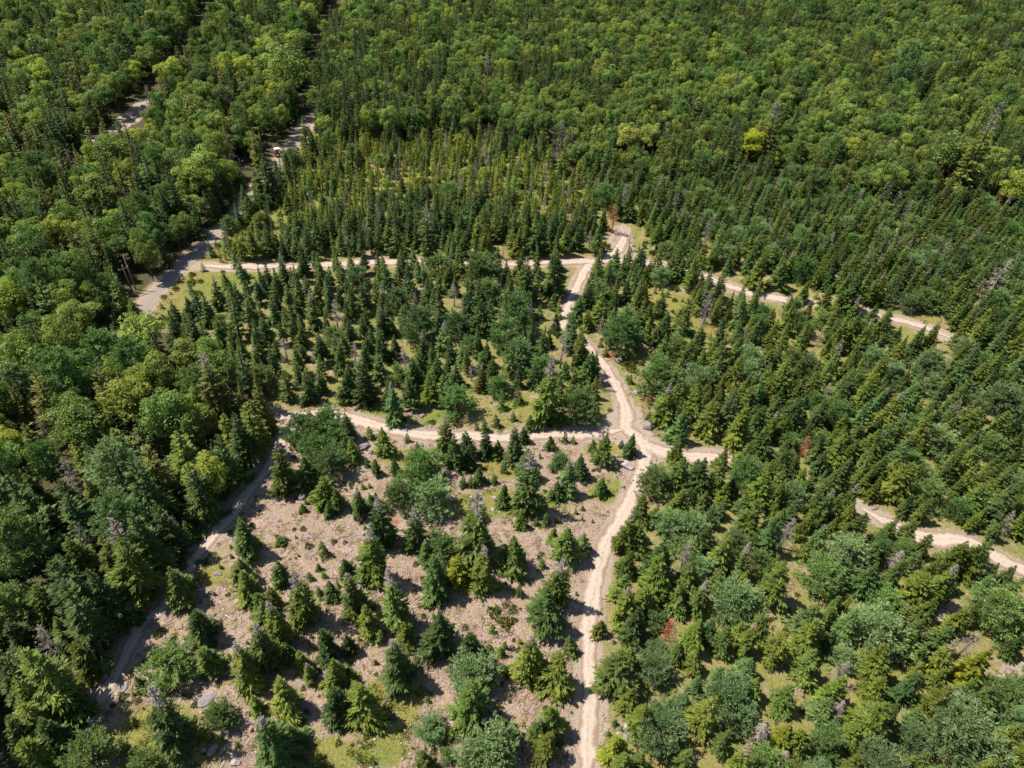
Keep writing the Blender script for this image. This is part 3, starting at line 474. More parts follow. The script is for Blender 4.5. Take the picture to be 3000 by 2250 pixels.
# tile, then per thing: kind + colour letter, x, y (tip of a conifer, middle of a round crown), width
A = {
'BC': "sd 1340 505 260;so 1690 700 100;sg 1500 800 105;so 1400 925 250;sg 1485 90 190;sb 1585 130 105;sg 1380 95 85;sg 1165 -10 90;yo 1265 30 50;yg 1330 0 75;yg 1410 20 42;sg 1060 200 140;sg 1135 150 200;sd 620 650 240;gd 345 870 260;so 400 715 140;gg 350 490 230;go 180 190 210;gd 240 -15 190;gd 465 40 170;pf 650 225 240;gd 540 190 120;sd 600 285 220;sy 745 275 170;go 900 270 200;gg 870 -20 280;go 1400 375 200;yg 1150 470 72;yg 1300 300 62;yo 1030 450 50;u 990 640 105;u 1110 630 70;yg 975 730 50;uo 805 745 60;uo 1060 705 120;yo 1030 870 66;yg 1060 835 52;uo 960 885 80;u 1140 890 45;pf 1050 1010 75;u 1040 1105 46;u 1085 1175 42;go 1240 830 230;sd 845 780 190;pp 850 1040 340;sg 820 1105 290;pp 575 1390 200;sd 1060 1335 190;pp 960 1560 430;so 1375 1260 210;gg 1280 1340 130;so 1320 1450 190;pf 680 1570 110;sg 540 1550 140;so 105 1125 270;sd 15 1200 140;sd 0 990 110;sd 30 805 110;yg 235 765 82;yo 215 955 36;u 160 860 44;yg 215 1180 42;so 150 610 165;gg 60 440 200;sd 15 300 100;go 1880 30 170;sg 1960 70 150;sd 2090 170 210;pp 2140 70 240;so 2100 275 240;go 1870 540 170;so 1990 450 180;sd 1935 640 190;pf 2040 690 150;sg 1870 245 130;sg 1810 910 260;pp 2030 1000 250;so 1900 1150 150;so 1965 1255 190;pp 2070 1400 360;sy 1790 1450 180;pp 2180 1280 200;sg 2200 470 160;dR 2145 700 110;pp 2050 870 140;sg 1850 400 150;sg 1940 1560 160",
'BL': "sg 1540 45 190;sg 1535 315 140;so 1560 400 170;sd 1790 325 130;sg 1660 520 130;so 1740 490 115;go 1930 480 210;sd 2130 460 110;yg 2060 490 55;sg 1690 590 180;go 1760 640 190;gg 1660 780 210;sd 1240 640 200;sg 1310 880 180;pf 1080 985 330;sg 880 1055 105;gd 1000 1265 290;pf 1420 1310 220;so 1630 1200 110;go 1550 900 240;sg 1850 860 120;so 1935 910 120;gg 1985 990 105;sd 2100 780 165;so 2145 940 190;so 1800 1110 220;sd 2150 1130 210;gd 1720 1350 330;sg 1870 1380 160;yg 2030 1580 120;pf 570 1570 350;yg 750 1470 100;pf 920 1625 210;u 1260 1245 55;uo 1030 785 75;uo 790 1185 70;sg 1100 370 200;pf 1070 300 170;dD 1090 40 120;yg 2080 195 90;pf 1822 195 64;u 1290 330 62;u 1380 280 56;uo 1340 340 50;yg 1425 350 30;yg 2060 335 46;yg 2000 395 52;yo 2090 388 46;so 460 870 190;so 200 470 240;sg 590 560 230;so 420 160 260;tf 130 160 400;lo 620 330 1;gd 800 190 260;sg 1190 60 110;dD 260 1010 160;so 60 1080 280;sd 380 1120 230;so 160 1250 260;sg 330 680 200;sd 50 700 240;sg 30 1350 240;sd 250 1350 230;so 120 1480 240;sd 960 150 150;tf 30 560 260",
'C': "pd 500 430 270;pd 1120 360 245;pd 750 430 200;pd 1060 500 230;pd 1140 620 200;pg 755 930 240;pf 1550 960 255;pg 1830 500 275;pg 2080 780 300;pf 900 80 260;pf 960 220 175;pf 630 60 180;pd 360 260 165;pg 1020 830 160;pf 360 760 150;pd 100 110 160;pd 840 560 130;pg 1300 730 180;pg 540 1350 240;pg 370 1560 230;pp 590 1560 270;pg 430 1450 200;po 1425 1320 150;pf 2040 1440 230;pg 1390 150 60;nd 130 375 90;gb 245 340 110;gd 265 220 90;nd 290 265 115;nd 130 170 100;nd 20 270 70;dG 75 560 85;nb 235 620 100;dG 405 560 95;sd 260 490 115;sd 335 500 100;gd 525 525 100;gb 650 455 115;dG 730 180 85;nd 630 180 120;nd 545 130 95;nd 280 15 105;nd 430 0 115;nd 360 20 85;sd 910 285 150;nd 890 440 100;nd 830 170 130;nb 780 540 95;nd 910 620 80;nb 1170 530 105;nd 1100 585 100;nd 980 640 90;gd 1215 55 150;nd 1290 60 95;sd 1400 -40 180;sd 1385 240 72;yo 1415 310 66;yd 1280 315 68;sd 1400 380 84;sd 1350 515 64;dG 1440 500 130;sb 1495 375 110;sd 1540 255 120;sd 1610 170 112;so 1605 350 90;uo 1700 345 112;sb 1490 445 110;sd 1612 630 150;sb 1650 640 100;dD 1690 740 75;go 1340 780 200;sd 1260 700 110;sd 1360 680 110;sb 1455 690 85;sb 740 690 115;so 570 760 135;gb 330 870 145;gr 910 730 95;gd 130 700 165;sd 20 740 140;yd 1150 840 84;yd 1045 890 74;yd 1115 1000 52;yd 1005 1020 68;yd 930 1050 72;yd 880 1080 38;sd 1235 1030 72;so 265 1115 132;yo 180 1105 68;yd 425 1155 48;yd 490 1205 38;u 590 1075 52;go 675 1090 150;gd 735 1180 140;sd 812 1140 122;sd 822 1230 112;sd 940 1140 112;so 1020 1190 84;gb 1135 1120 150;sd 1190 1100 78;sb 1210 1250 152;gd 1225 1370 220;yd 1055 1340 56;sd 1365 1160 72;yd 1455 1135 52;yo 1505 1160 42;sd 1640 1180 62;sd 1722 1150 140;sd 1890 1150 104;yd 1820 1195 42;sd 1570 1280 120;gb 1490 1370 130;sd 1410 1450 84;sd 1690 1430 92;sd 1060 1480 105;sd 890 1370 84;yd 790 1430 62;yd 836 1425 62;yd 990 1415 50;sd 345 1310 84;sd 215 1320 74;yd 160 1310 48;so 60 1180 115;sd 10 1010 130;yo 135 1470 36;yo 178 1470 30;sd 95 1530 84;sd 205 1530 92;sg 860 1560 115;yg 1360 1500 60;nd 1750 40 100;nd 1840 0 85;no 1965 140 105;gd 1860 170 80;sd 2090 250 105;sd 2120 360 120;so 2000 400 95;sd 2070 410 115;go 2125 900 150;sd 2180 930 135;yd 2000 1010 56;yd 1880 770 48;uo 1870 710 112;u 1960 890 40;so 2195 1190 115;sd 1350 1000 60;sg 1430 1000 70;yg 1290 1270 30;sd 1290 1000 60",
'P': "sg 820 340 86;sg 1235 100 250;sd 1130 290 155;gd 1520 190 220;sd 1710 190 185;pf 540 830 115;yg 590 760 56;u 1375 830 76;uo 900 885 125;u 1230 820 95;yg 1020 1130 85;so 930 175 120;u 230 300 62;u 270 435 54",
'ML': "pg 1960 1110 260;pg 2120 1080 240;pd 2140 1330 250;sg 1950 1300 170;so 2080 1430 150;pg 2040 1230 220;pg 2190 1180 200;by 870 970 330;bg 470 1120 370;bo 165 610 180;bo 340 560 190;by 1340 1440 270;tp 730 1330 330;gr 1350 720 260;bl 1230 640 250;bl 940 500 270;by 1190 830 190;sd 725 310 95;so 840 285 100;pp 1100 1390 210;tg 380 770 330;tp 110 820 240;dW 765 590 130;bl 520 400 260;tg 620 600 260;sr 640 1060 200;so 560 1420 240;sg 1180 1060 220;sd 1620 1010 170;so 1450 1020 200;sd 1520 1260 140;so 1560 850 160;sr 1070 860 180;sg 1370 1230 130;go 1780 1270 190;by 60 1200 200;so 150 1400 230;sd 1100 290 110;sd 1210 260 100;nd 1260 185 110;nd 1310 230 110;gd 1385 165 110;nd 1480 180 110;nd 1480 270 130;nd 1560 30 90;nd 1770 70 110;nd 1680 70 95;gG 2010 280 120;dG 2160 280 110;dG 1830 520 110;sd 1945 565 80;uo 1060 265 50;uo 1055 405 80;u 1140 210 50;pf 1700 780 200",
'MR': "pp 2080 940 290;pp 1660 1190 240;pg 430 1410 265;pp 1250 650 180;pp 1380 740 160;pf 2020 1220 200;dG 190 240 120;dG 1740 640 60;dW 2110 30 150;dR 830 1170 90;pf 760 400 120;so 600 330 80;so 815 165 90;so 970 180 100;sd 1170 90 180;sd 680 20 120;so 530 -30 140;sd 560 1110 150;so 210 930 170;so 420 960 190;sd 930 940 140;so 370 640 150;sb 620 920 110;so 1230 780 150;so 800 660 120;dG 920 450 70;dD 770 320 70;sb 1490 840 150;sb 1900 640 160;sb 1560 800 140;so 1060 1150 170;sd 760 1280 120;so 1490 1340 200;go 1400 920 160;sd 130 1310 180;sb 10 1010 140",
'BR': "pp 60 80 230;pp 360 560 330;pp 1050 270 290;pp 1260 760 390;pf 2050 640 340;pp 320 1220 370;pp 1830 1440 480;dW 1410 250 110;dW 1050 1220 120;dW 690 1550 110;gb 920 110 120;dG 1910 790 140;dG 720 40 140;sy 1980 900 210;sb 880 580 200;so 890 690 230;sg 880 890 200;so 1340 880 230;sb 1520 1060 180;so 1500 800 150;sd 1270 340 190;so 1840 190 200;so 1960 210 190;so 1570 400 210;sb 220 690 130;sg 540 660 150;dR 510 720 50;sg 710 1130 170;sb 970 1200 170;so 800 1400 180;so 1340 1240 260;so 1050 1060 200;sd 180 100 140;so 290 150 190;sb 30 1170 150;sy 700 1400 170;sd 1560 690 160;gg 1450 640 130;sb 460 940 130;so 100 900 130;pp 2130 1330 220",
'TR': "bY 460 930 185;gr 610 770 160;sd 690 660 110;bg 1740 1010 260;by 2160 1230 200;tp 1450 390 190;pg 640 1050 150;gr 1960 870 240;bo 1070 980 150;dG 880 930 50;dG 520 590 60;dG 630 480 50;dG 1420 1230 80;dG 1500 1290 80;dG 1170 1220 70;dG 180 1430 90;dG 200 1390 60;dG 580 1420 50;by 830 690 110;by 2040 450 150;by 1550 630 60;tf 2000 280 1;sd 110 600 120;pf 1830 800 110;tf 1480 350 130;td 870 60 170;tf 1030 440 110",
'TC': "bP 1840 900 160;bP 2010 885 150;dG 1390 700 70;dG 1430 790 100;dG 2110 790 60;dG 1370 770 60;dR 1780 1310 95;dG 1620 1490 70;dG 1880 1500 60;dG 1050 1570 55;pg 1700 1250 190;sd 1880 1240 110;pd 280 1290 120;nd 50 890 110;uo 1680 1580 140;dG 950 340 90;sd 1710 1340 80;dG 1480 1190 50;dG 350 1080 50;sd 1540 1450 100;gG 560 1440 140;sd 690 1310 120;sd 800 1500 100;sd 1290 1420 150;dG 1320 1260 50",
'TL': "sd 1690 980 190;sg 1590 1270 110;pg 1480 1450 120;pg 1600 1330 110;nd 1510 1040 80;so 1640 1090 75;pg 1700 1290 130;nd 1850 1010 90;nd 1560 1180 90;dG 930 545 80;pf 1290 1390 1;td 1550 200 200;sd 2010 840 100;sr 880 330 90;bl 1860 400 300;bl 1310 1080 270;bl 700 1000 220;bg 1180 1060 200;dG 600 560 80",
}
rng = random.Random(7); things = []
for tile, txt in A.items():
    sc_ = TILE[tile][2]
    for ent in txt.split(';'):
        a, x, y, w = ent.split(); w = float(w)/sc_
        if w < 8 or a[0] == 'l': continue
        x, y = tp(tile, float(x), float(y)); kind, k, c = KDEF[a[0]]; col = TC.get(a[1:] if len(a) > 1 else '')
        fam = FAM[kind]
        if col not in TINT[fam]: col = {'conifer': 'green', 'pine': 'green', 'leaf': 'light green', 'dead': 'grey'}[fam]
        k *= rng.uniform(.92, 1.08); gx_, gy_, W, Hh = tip_place(x, y, w, k, c)
        if kind in ('leaf', 'tallpine') and Hh < 7: pass
        things.append(dict(kind=kind, x=gx_, y=gy_, W=W, H=Hh, tint=col, fam=fam, src=1))

# ---- the crowd of trees between them
GAPS = [[(1862, 1085), (1900, 1090), (1905, 1130), (1865, 1130)], [(1990, 1350), (2010, 1310), (2060, 1280), (2105, 1285), (2080, 1330), (2010, 1372)], [(1675, 1430), (1720, 1425), (1768, 1510), (1745, 1550), (1700, 1490)],
        [(2145, 1440), (2260, 1415), (2260, 1490), (2150, 1510)], [(1697, 1210), (1728, 1212), (1722, 1380), (1693, 1380)], [(1436, 1310), (1475, 1310), (1480, 1410), (1440, 1410)], [(1270, 1270), (1335, 1290), (1335, 1400), (1300, 1430), (1270, 1430)],
        [(1280, 1470), (1365, 1490), (1372, 1570), (1340, 1600), (1320, 1660), (1280, 1660)], [(1495, 950), (1535, 960), (1535, 1040), (1500, 1060)], [(1470, 705), (1590, 710), (1580, 768), (1480, 768)], [(1385, 620), (1500, 630), (1490, 710), (1400, 700)],
        [(1545, 592), (1700, 615), (1790, 640), (1780, 665), (1660, 650), (1560, 620)], [(1940, 670), (2020, 685), (2040, 705), (1950, 700)], [(1280, 720), (1400, 760), (1420, 900), (1480, 960), (1420, 990), (1330, 930), (1290, 800)],
        [(1180, 590), (1290, 570), (1260, 640), (1240, 740), (1170, 790), (1165, 700)], [(590, 870), (760, 885), (900, 890), (1000, 905), (1330, 870), (1340, 960), (600, 930)], VERGE, STREAM, CLEAR, [(1640, 695), (1680, 690), (1690, 740), (1650, 740)],
        [(1310, 470), (1380, 480), (1420, 570), (1290, 580)], [(575, 345), (655, 250), (690, 262), (650, 345), (600, 392)], [(275, 215), (335, 210), (345, 290), (300, 335), (255, 330)], [(490, -60), (560, -60), (455, 120), (360, 240), (255, 340), (150, 410), (140, 372), (230, 285), (325, 185), (390, 105)], [(648, 276), (680, 276), (704, 120), (800, -50), (735, -50), (664, 110)]]
def bands(fx, fy):
    """kind, weight, (height lo, hi), (height:width lo, hi), colours"""
    if inpoly(fx, fy, LEFTW):
        low = fy > 1000
        if low: return [('spruce', 46, (11, 17), (2.0, 2.6), 'ddgor'), ('fir', 18, (9, 15), (1.7, 2.1), 'ddgo'), ('tallpine', 16, (11, 16), (1.7, 2.1), 'gdf'), ('leaf', 11, (9, 13), (1.4, 1.8), 'gly'), ('snag', 1.2, (8, 12), (2.2, 3), 'GD')], .66
        return [('leaf', 54, (9, 16), (1.45, 2.1), 'gglldy'), ('tallpine', 11, (12, 18), (1.8, 2.2), 'gfd'), ('spruce', 35, (10, 17), (2.6, 3.4), 'dgr'), ('snag', 1.2, (9, 13), (2.4, 3.4), 'GD')], .62
    if inpoly(fx, fy, UPPERW):
        return [('leaf', 54, (7, 13), (1.5, 2.3), 'gglllyldd'), ('spruce', 44, (8, 15), (2.8, 4.0), 'ddgbr'), ('tallpine', 3, (11, 15), (1.8, 2.1), 'gf'), ('snag', 1.5, (7, 12), (2.6, 3.6), 'GGW')], .50
    if inpoly(fx, fy, BOG):
        return [('spindly', 58, (2.5, 8), (2.2, 3.8), 'qyyqog'), ('spruce', 6, (5, 8), (2.4, 3), 'yob'), ('snag', 8, (4, 8), (3.4, 5), 'GGW'), ('shrub', 22, (.8, 2.2), (.5, .9), 'yll'), ('fir', 10, (3, 7), (1.7, 2.3), 'yogd'), ('leaf', 3, (4, 6), (1.2, 1.6), 'yl')], .66
    if fx < 1345 and fy < 566: return [('spruce', 72, (7, 11), (2.3, 3.0), 'ddgo'), ('fir', 12, (6, 9), (1.8, 2.2), 'db'), ('spindly', 10, (5, 9), (4, 5.5), 'oy'), ('pine', 2, (5, 7), (.9, 1.1), 'fg'), ('snag', 4, (5, 9), (2.6, 3.6), 'GW')], .66
    if fx < 1240: return [('spruce', 66, (6, 10), (2.2, 2.8), 'ddgb'), ('fir', 22, (5, 8), (1.7, 2.1), 'dgo'), ('pine', 6, (4, 6), (.9, 1.1), 'df'), ('snag', 1.5, (5, 8), (2.2, 3), 'G'), ('grey', 3, (6, 9), (2, 2.4), 'gd')], .92
    if fy < 700: return [('spruce', 44, (6, 10), (2.3, 3.0), 'dgob'), ('fir', 18, (5, 9), (1.8, 2.2), 'gob'), ('pine', 32, (4.5, 7), (.85, 1.05), 'fpg'), ('snag', 1.5, (5, 9), (2.4, 3.2), 'GW'), ('grey', 5, (6, 9), (2, 2.5), 'go')], .64
    return [('fir', 42, (5, 9.5), (1.8, 2.2), 'ggoobd'), ('spruce', 34, (5, 11), (2.2, 2.7), 'goob'), ('pine', 20, (4, 7), (.85, 1.0), 'ppfg'), ('grey', 6, (6, 9), (1.9, 2.3), 'go'), ('snag', 2, (5, 8), (2.2, 2.8), 'GW')], .70
CELL = 9.0; hsh = {}
def put(t): hsh.setdefault((int(t['x']//CELL), int(t['y']//CELL)), []).append(t)
def free(x, y, W, s):
    a, b = int(x//CELL), int(y//CELL)
    for i in (-1, 0, 1):
        for j in (-1, 0, 1):
            for t in hsh.get((a+i, b+j), ()):
                q = s*(W+t['W'])/2
                if t['kind'] == 'shrub': q *= .6
                if (t['x']-x)**2+(t['y']-y)**2 < q*q: return False
    return True
KEYX = []
C_ = track_pts[3][0]; i_ = 14
while i_ < len(C_)-3:
    T_ = C_[min(i_+3, len(C_)-1)]-C_[i_-3]; T_ = T_/np.linalg.norm(T_); Nn = np.array([-T_[1], T_[0]])
    if Nn[0] > 0: Nn = -Nn
    kd_ = rng.choice(['spruce', 'spruce', 'fir', 'leaf' if C_[i_][1] > 95 else 'spruce', 'spruce']); H_ = rng.uniform(13, 17); W_ = H_/(1.6 if kd_ == 'leaf' else rng.uniform(2.1, 2.7)); p_ = C_[i_]+Nn*(.9+W_*.28+rng.uniform(0, .8))
    t = dict(kind=kd_, x=p_[0], y=p_[1], W=W_, H=H_, tint='green' if kd_ == 'leaf' else rng.choice(['dark green', 'dark green', 'green', 'olive green']), fam=FAM[kd_], src=0)
    if all(math.hypot(q_['x']-p_[0], q_['y']-p_[1]) > .13*(W_+q_['W']) or q_['kind'] in ('shrub', 'sapling') for q_ in things): things.append(t)
    i_ += rng.randrange(4, 7)
for t in things: put(t)
for a_, b_, H_ in ((398, 848, 10), (388, 856, 9), (712, 520, 9), (770, 446, 9), (697, 62, 17), (818, 458, 2.5)):
    g_ = ground(a_, b_); t = dict(kind='pole', x=g_[0], y=g_[1], W=2.2, H=H_); put(t); KEYX.append(t)
    for f_ in (.2, .8): KEYX.append(dict(kind='pole', x=g_[0], y=g_[1], W=2.2, H=H_*2*f_))
def keyline(pts, W=2.0, step=3.0):
    P_ = np.array(pts, float)*3000/2212
    for x_, y_ in catmull(ground(P_[:, 0], P_[:, 1]), step): KEYX.append(dict(kind='track', x=x_, y=y_, W=W, H=.1))
keyline([(1545, 606), (1620, 630), (1700, 648), (1790, 660), (1870, 677), (1960, 695), (2010, 712), (2050, 730)]); keyline([(1590, 605), (1680, 622), (1770, 640)])
keyline([(312, 672), (375, 595), (425, 548), (470, 502)]); keyline([(430, 574), (500, 578), (590, 578)]); keyline([(845, 568), (920, 568)]); keyline([(1105, 569), (1175, 568)]); keyline([(1410, 972), (1500, 984), (1590, 985)])
keyline([(1866, 1102), (1900, 1115)]); keyline([(1985, 1160), (2080, 1172)]); keyline([(2150, 1205), (2210, 1232)]); keyline([(2010, 1355), (2070, 1300)], 3); keyline([(1695, 1450), (1735, 1520)], 3); keyline([(2165, 1465), (2210, 1450)], 3); keyline([(1710, 1230), (1708, 1370)]); keyline([(1300, 1340), (1310, 1390)], 3); keyline([(1310, 1500), (1330, 1580)], 3); keyline([(300, 232), (290, 255)], 4)
KEY = [t for t in things if t['kind'] not in ('shrub',)]+KEYX
KX = np.array([t in KEYX for t in KEY]) if False else np.r_[np.zeros(len(KEY)-len(KEYX)), np.ones(len(KEYX))]
KK = np.array([.45 if KX[i_] else (.8 if t.get('tint') in ('bright yellow', 'pale yellow', 'rust-red') else 0) for i_, t in enumerate(KEY)])
KP = np.array([[t['x'], t['y'], t['H']*(.62 if t['kind'] in ('pine', 'leaf', 'tallpine') else .5)] for t in KEY]); ka, kb, kd = project(KP)
KR = np.array([t['W'] for t in KEY])*FPX/kd/2; KD = kd
def hides(x, y, W, Hh, kf=.45):
    a, b, d = project(np.array([[x, y, 0], [x, y, Hh]])); w_ = FPX*W/d[0]/2
    ax, ay, bx, by = a[0], b[0], a[1], b[1]; L2 = (bx-ax)**2+(by-ay)**2+1e-6
    u = np.clip(((ka-ax)*(bx-ax)+(kb-ay)*(by-ay))/L2, 0, 1); D = np.hypot(ax+u*(bx-ax)-ka, ay+u*(by-ay)-kb)
    return bool(((D < w_*(.85-.6*u)+KR*np.maximum(kf, KK)) & (d[1] < KD) & ((KX > 0) | (kf > 0) | (KK > .5))).any())
rs = np.random.RandomState(11); NC = 150000
cx, cy = rs.rand(NC)*680-340, 15+rs.rand(NC)*445
qx, qy, qd = project(np.stack([cx, cy, np.zeros(NC)], -1)); qx *= 2212/3000; qy *= 2212/3000
ok = (qx > -170) & (qx < 2380) & (qy > -45) & (qy < 1800)
for p_ in GAPS: ok &= ~inpoly(qx, qy, p_)
thin = np.sin(cx*.21+1.3)*np.sin(cy*.17)+.6*np.sin(cx*.47-cy*.35)
nfill = 0
wob = 26*np.sin(cx*.11+2)*np.sin(cy*.08)+rs.randn(NC)*14; wob2 = 20*np.sin(cx*.10)*np.sin(cy*.12+1)+rs.randn(NC)*16; wob2[qy > 600] *= .4; wob[(qx > 560) & (qx < 1340) & (qy > 540)] *= .2; patch = np.sin(cx*.055+1.7*np.sin(cy*.031))*np.sin(cy*.047+1.2*np.sin(cx*.039))
wob[(qx > 560) & (qx < 700) & (qy < 420)] = 0
for q in np.where(ok)[0]:
    x, y = cx[q], cy[q]; B, s = bands(qx[q]+wob[q], qy[q]+wob2[q]); r = rng.random()*sum(b[1] for b in B)
    if qy[q] < 470: B = [(b[0], b[1]*(2.6 if b[0] == 'spruce' and patch[q] > .28 else (.35 if b[0] == 'spruce' and patch[q] < -.1 else 1)))+b[2:] for b in B]; r = rng.random()*sum(b[1] for b in B)
    for kind, wt, hr, ar, cols in B:
        r -= wt
        if r <= 0: break
    if kind == 'spindly' and thin[q] > (.8 if qx[q] > 640 or qy[q] < 450 else -.3): continue
    Hh = rng.uniform(*hr); W = Hh/rng.uniform(*ar); ss = s
    if qy[q] > 880 and kind in ('spruce', 'fir', 'leaf', 'tallpine') and inpoly(qx[q], qy[q], LEFTW) and track_dist(x, y) < 6.5: f_ = rng.uniform(13, 16.5)/Hh; Hh *= f_; W *= f_**.6
    if not free(x, y, W, ss): continue
    if track_dist(x, y) < W*(.22 if inpoly(qx[q], qy[q], LEFTW) else .34)+.1: continue
    if hides(x, y, W, Hh, (0 if qy[q] > 800 else .05) if inpoly(qx[q], qy[q], LEFTW) else .45): continue
    fam = FAM[kind]; col = TC[rng.choice(cols)]
    if col not in TINT[fam]: col = list(TINT[fam])[0]
    t = dict(kind=kind, x=x, y=y, W=W, H=Hh, tint=col, fam=fam, src=0); things.append(t); put(t); nfill += 1
for q in range(5200):      # young growth in the openings
    fx, fy = rng.uniform(100, 1900), rng.uniform(470, 1690)
    if not (inpoly(fx, fy, CLEAR) or inpoly(fx, fy, VERGE) or any(inpoly(fx, fy, p_) for p_ in GAPS)): continue
    x, y = ground(fx*3000/2212, fy*3000/2212)
    big = fy < 800; kind = 'shrub' if rng.random() < .6 else 'sapling'; W = rng.uniform(.35, .95)*(1.4 if kind == 'shrub' else 1)*(1.9 if big else 1)
    if track_dist(x, y) < .5 or not free(x, y, W, .75) or (not big and math.sin(x*.55+math.sin(y*.4)*2)*math.sin(y*.5) < .1) or rng.random() < .35: continue
    t = dict(kind=kind, x=x, y=y, W=W, H=W*(.55 if kind == 'shrub' else 1.7), tint=rng.choice(['olive green', 'yellow-green', 'green']), fam=FAM[kind], src=0); things.append(t); put(t)

for t in [t for t in things if t['kind'] in ('fir', 'grey', 'pine', 'spruce') and 40 < t['y'] < 190 and t['src']]:   # undergrowth at their feet
    for _ in range(rng.randrange(1, 4)):
        a_ = rng.uniform(0, 6.28); d_ = t['W']*rng.uniform(.35, .75); x, y = t['x']+d_*math.cos(a_), t['y']+d_*math.sin(a_)
        if track_dist(x, y) < .4: continue
        kd_ = rng.choice(['shrub', 'shrub', 'sapling']); W = rng.uniform(.4, 1.1)*(1.3 if kd_ == 'shrub' else .9)
        things.append(dict(kind=kd_, x=x, y=y, W=W, H=W*(.55 if kd_ == 'shrub' else 1.7), tint=rng.choice(['olive green', 'yellow-green', 'green']), fam=FAM[kd_], src=0))
# ------------------------------------------------------------------ landmarks that labels can point to (whole-picture units)
LAND = [((1350, 925), 'the big track junction'), ((1290, 563), 'the upper track junction'), ((1630, 312), 'the bright yellow maple'), ((1351, 297), 'the pale yellow tree'), ((602, 328), 'the red tractor'), ((280, 585), 'the two utility poles'),
        ((1352, 1008), "the junction's flat boulder"), ((460, 1620), 'the twin grey boulders'), ((508, 1642), 'the white boulder'), ((1455, 1370), "the main track's rust-red conifer"), ((1330, 465), "the upper track's rust-red conifer"),
        ((300, 240), "the upper left pale rocks"), ((2050, 730), "the cross track's right end"), ((2080, 1165), 'the sandy side track'), ((1268, 1650), "the main track's bottom end"), ((1217, 697), "the main track's sharp bend"),
        ((600, 900), "the lower track's left end"), ((255, 790), "the left forest's white snag"), ((290, 873), "the left forest's yellow-green maple"), ((430, 575), 'the gravel road junction'), ((660, 275), "the gravel road's far end"), ((180, 1590), "the forest edge track's bottom end"),
        ((1398, 926), "the junction's round boulder"), ((1595, 985), 'the end of the east track'), ((788, 968), "the lower track's boulder"), ((40, 40), "the picture's top left corner"), ((2170, 40), "the picture's top right corner"), ((2170, 1620), "the picture's bottom right corner"), ((40, 1620), "the picture's bottom left corner"),
        ((1100, 20), 'the middle of the top edge'), ((2195, 900), 'the middle of the right edge'), ((20, 900), 'the middle of the left edge'), ((700, 1650), "the clearing's bottom edge"), ((900, 1200), 'the middle of the clearing'), ((1800, 1300), "the right sandy gap"), ((900, 700), "the lower track's pine clump"), ((900, 380), 'the middle of the bog'), ((1500, 150), 'the upper right tall pine'), ((1900, 560), "the wood above the cross track"), ((450, 300), 'the middle of the left forest')]
ORD = ['', 'nearest', 'second nearest', 'third nearest', 'fourth nearest', 'fifth nearest', 'sixth nearest', 'seventh nearest', 'eighth nearest', 'ninth nearest', 'tenth nearest']
def ordn(n):
    if n <= 10: return ORD[n]
    s = 'th' if 10 <= n % 100 <= 20 else {1: 'st', 2: 'nd', 3: 'rd'}.get(n % 10, 'th')
    return f'{n}{s} nearest'
def give_labels(items, looks, pos):
    """look -> ranked by distance to the landmark where the thing ranks best"""
    out = [None]*len(items); byl = {}
    for i, l in enumerate(looks): byl.setdefault(l, []).append(i)
    lp = np.array([l[0] for l in LAND], float)
    for l, ids in byl.items():
        P = np.array([pos[i] for i in ids]); D = np.sqrt(((P[:, None]-lp[None])**2).sum(-1)); rk = D.argsort(0).argsort(0)
        for a, i in enumerate(ids):
            sc = rk[a]+D[a]/400.0; b = int(sc.argmin()); n = rk[a, b]+1
            out[i] = f'{l}, {ordn(n)} to {LAND[b][1]}' if len(ids) > 1 else f'{l} near {LAND[b][1]}'
    return out

# ------------------------------------------------------------------ single things: the largest of each kind in the picture
NAME = {'fir': 'spruce_tree', 'spruce': 'spruce_tree', 'spindly': 'spruce_tree', 'grey': 'spruce_tree', 'pine': 'pine_tree', 'tallpine': 'pine_tree', 'leaf': 'broadleaf_tree', 'snag': 'dead_tree', 'sapling': 'conifer_sapling', 'shrub': 'shrub'}
GROUP = {'spruce_tree': 'spruces and firs of the regrowing clearing', 'pine_tree': 'white pines among the spruces', 'broadleaf_tree': 'broadleaf trees of the forest', 'dead_tree': 'dead standing conifers', 'conifer_sapling': 'young conifers in the openings', 'shrub': 'low shrubs in the openings'}
CAT = {'spruce_tree': 'spruce', 'pine_tree': 'pine', 'broadleaf_tree': 'tree', 'dead_tree': 'dead tree', 'conifer_sapling': 'sapling', 'shrub': 'shrub'}
LIMIT = {'spruce_tree': 300, 'pine_tree': 300, 'broadleaf_tree': 300, 'dead_tree': 200, 'conifer_sapling': 220, 'shrub': 180}
for t in things:
    t['name'] = NAME[t['kind']]; t['z'] = float(terrain(t['x'], t['y'])); t['rz'] = rng.uniform(0, 6.283); t['tx'], t['ty'] = (rng.gauss(0, .035), rng.gauss(0, .035)) if t['H'] > 3 else (0, 0); t['var'] = rng.randrange(len(PROTO[t['kind']]))
    a, b, d = project(np.array([t['x'], t['y'], t['H']*.55])); t['fx'], t['fy'], t['px'] = a*2212/3000, b*2212/3000, FPX*math.sqrt(t['W']*max(t['H'], t['W']))/d*1024/3000
    t['ind'] = False
for nm, lim in LIMIT.items():
    c = [t for t in things if t['name'] == nm and 4 < t['fx'] < 2208 and 4 < t['fy'] < 1655 and t['px'] > 4]
    c.sort(key=lambda t: -(t['px']*(2.0 if t['src'] else 1.0)))
    for t in c[:lim]: t['ind'] = True
WORD = {'fir': 'spruce', 'spruce': 'narrow spruce', 'spindly': 'spindly bog spruce', 'grey': 'grey-topped spruce', 'pine': 'round bushy pine', 'tallpine': 'tall layered pine', 'leaf': 'broadleaf tree', 'snag': 'dead bare conifer', 'sapling': 'small conifer sapling', 'shrub': 'low shrub'}
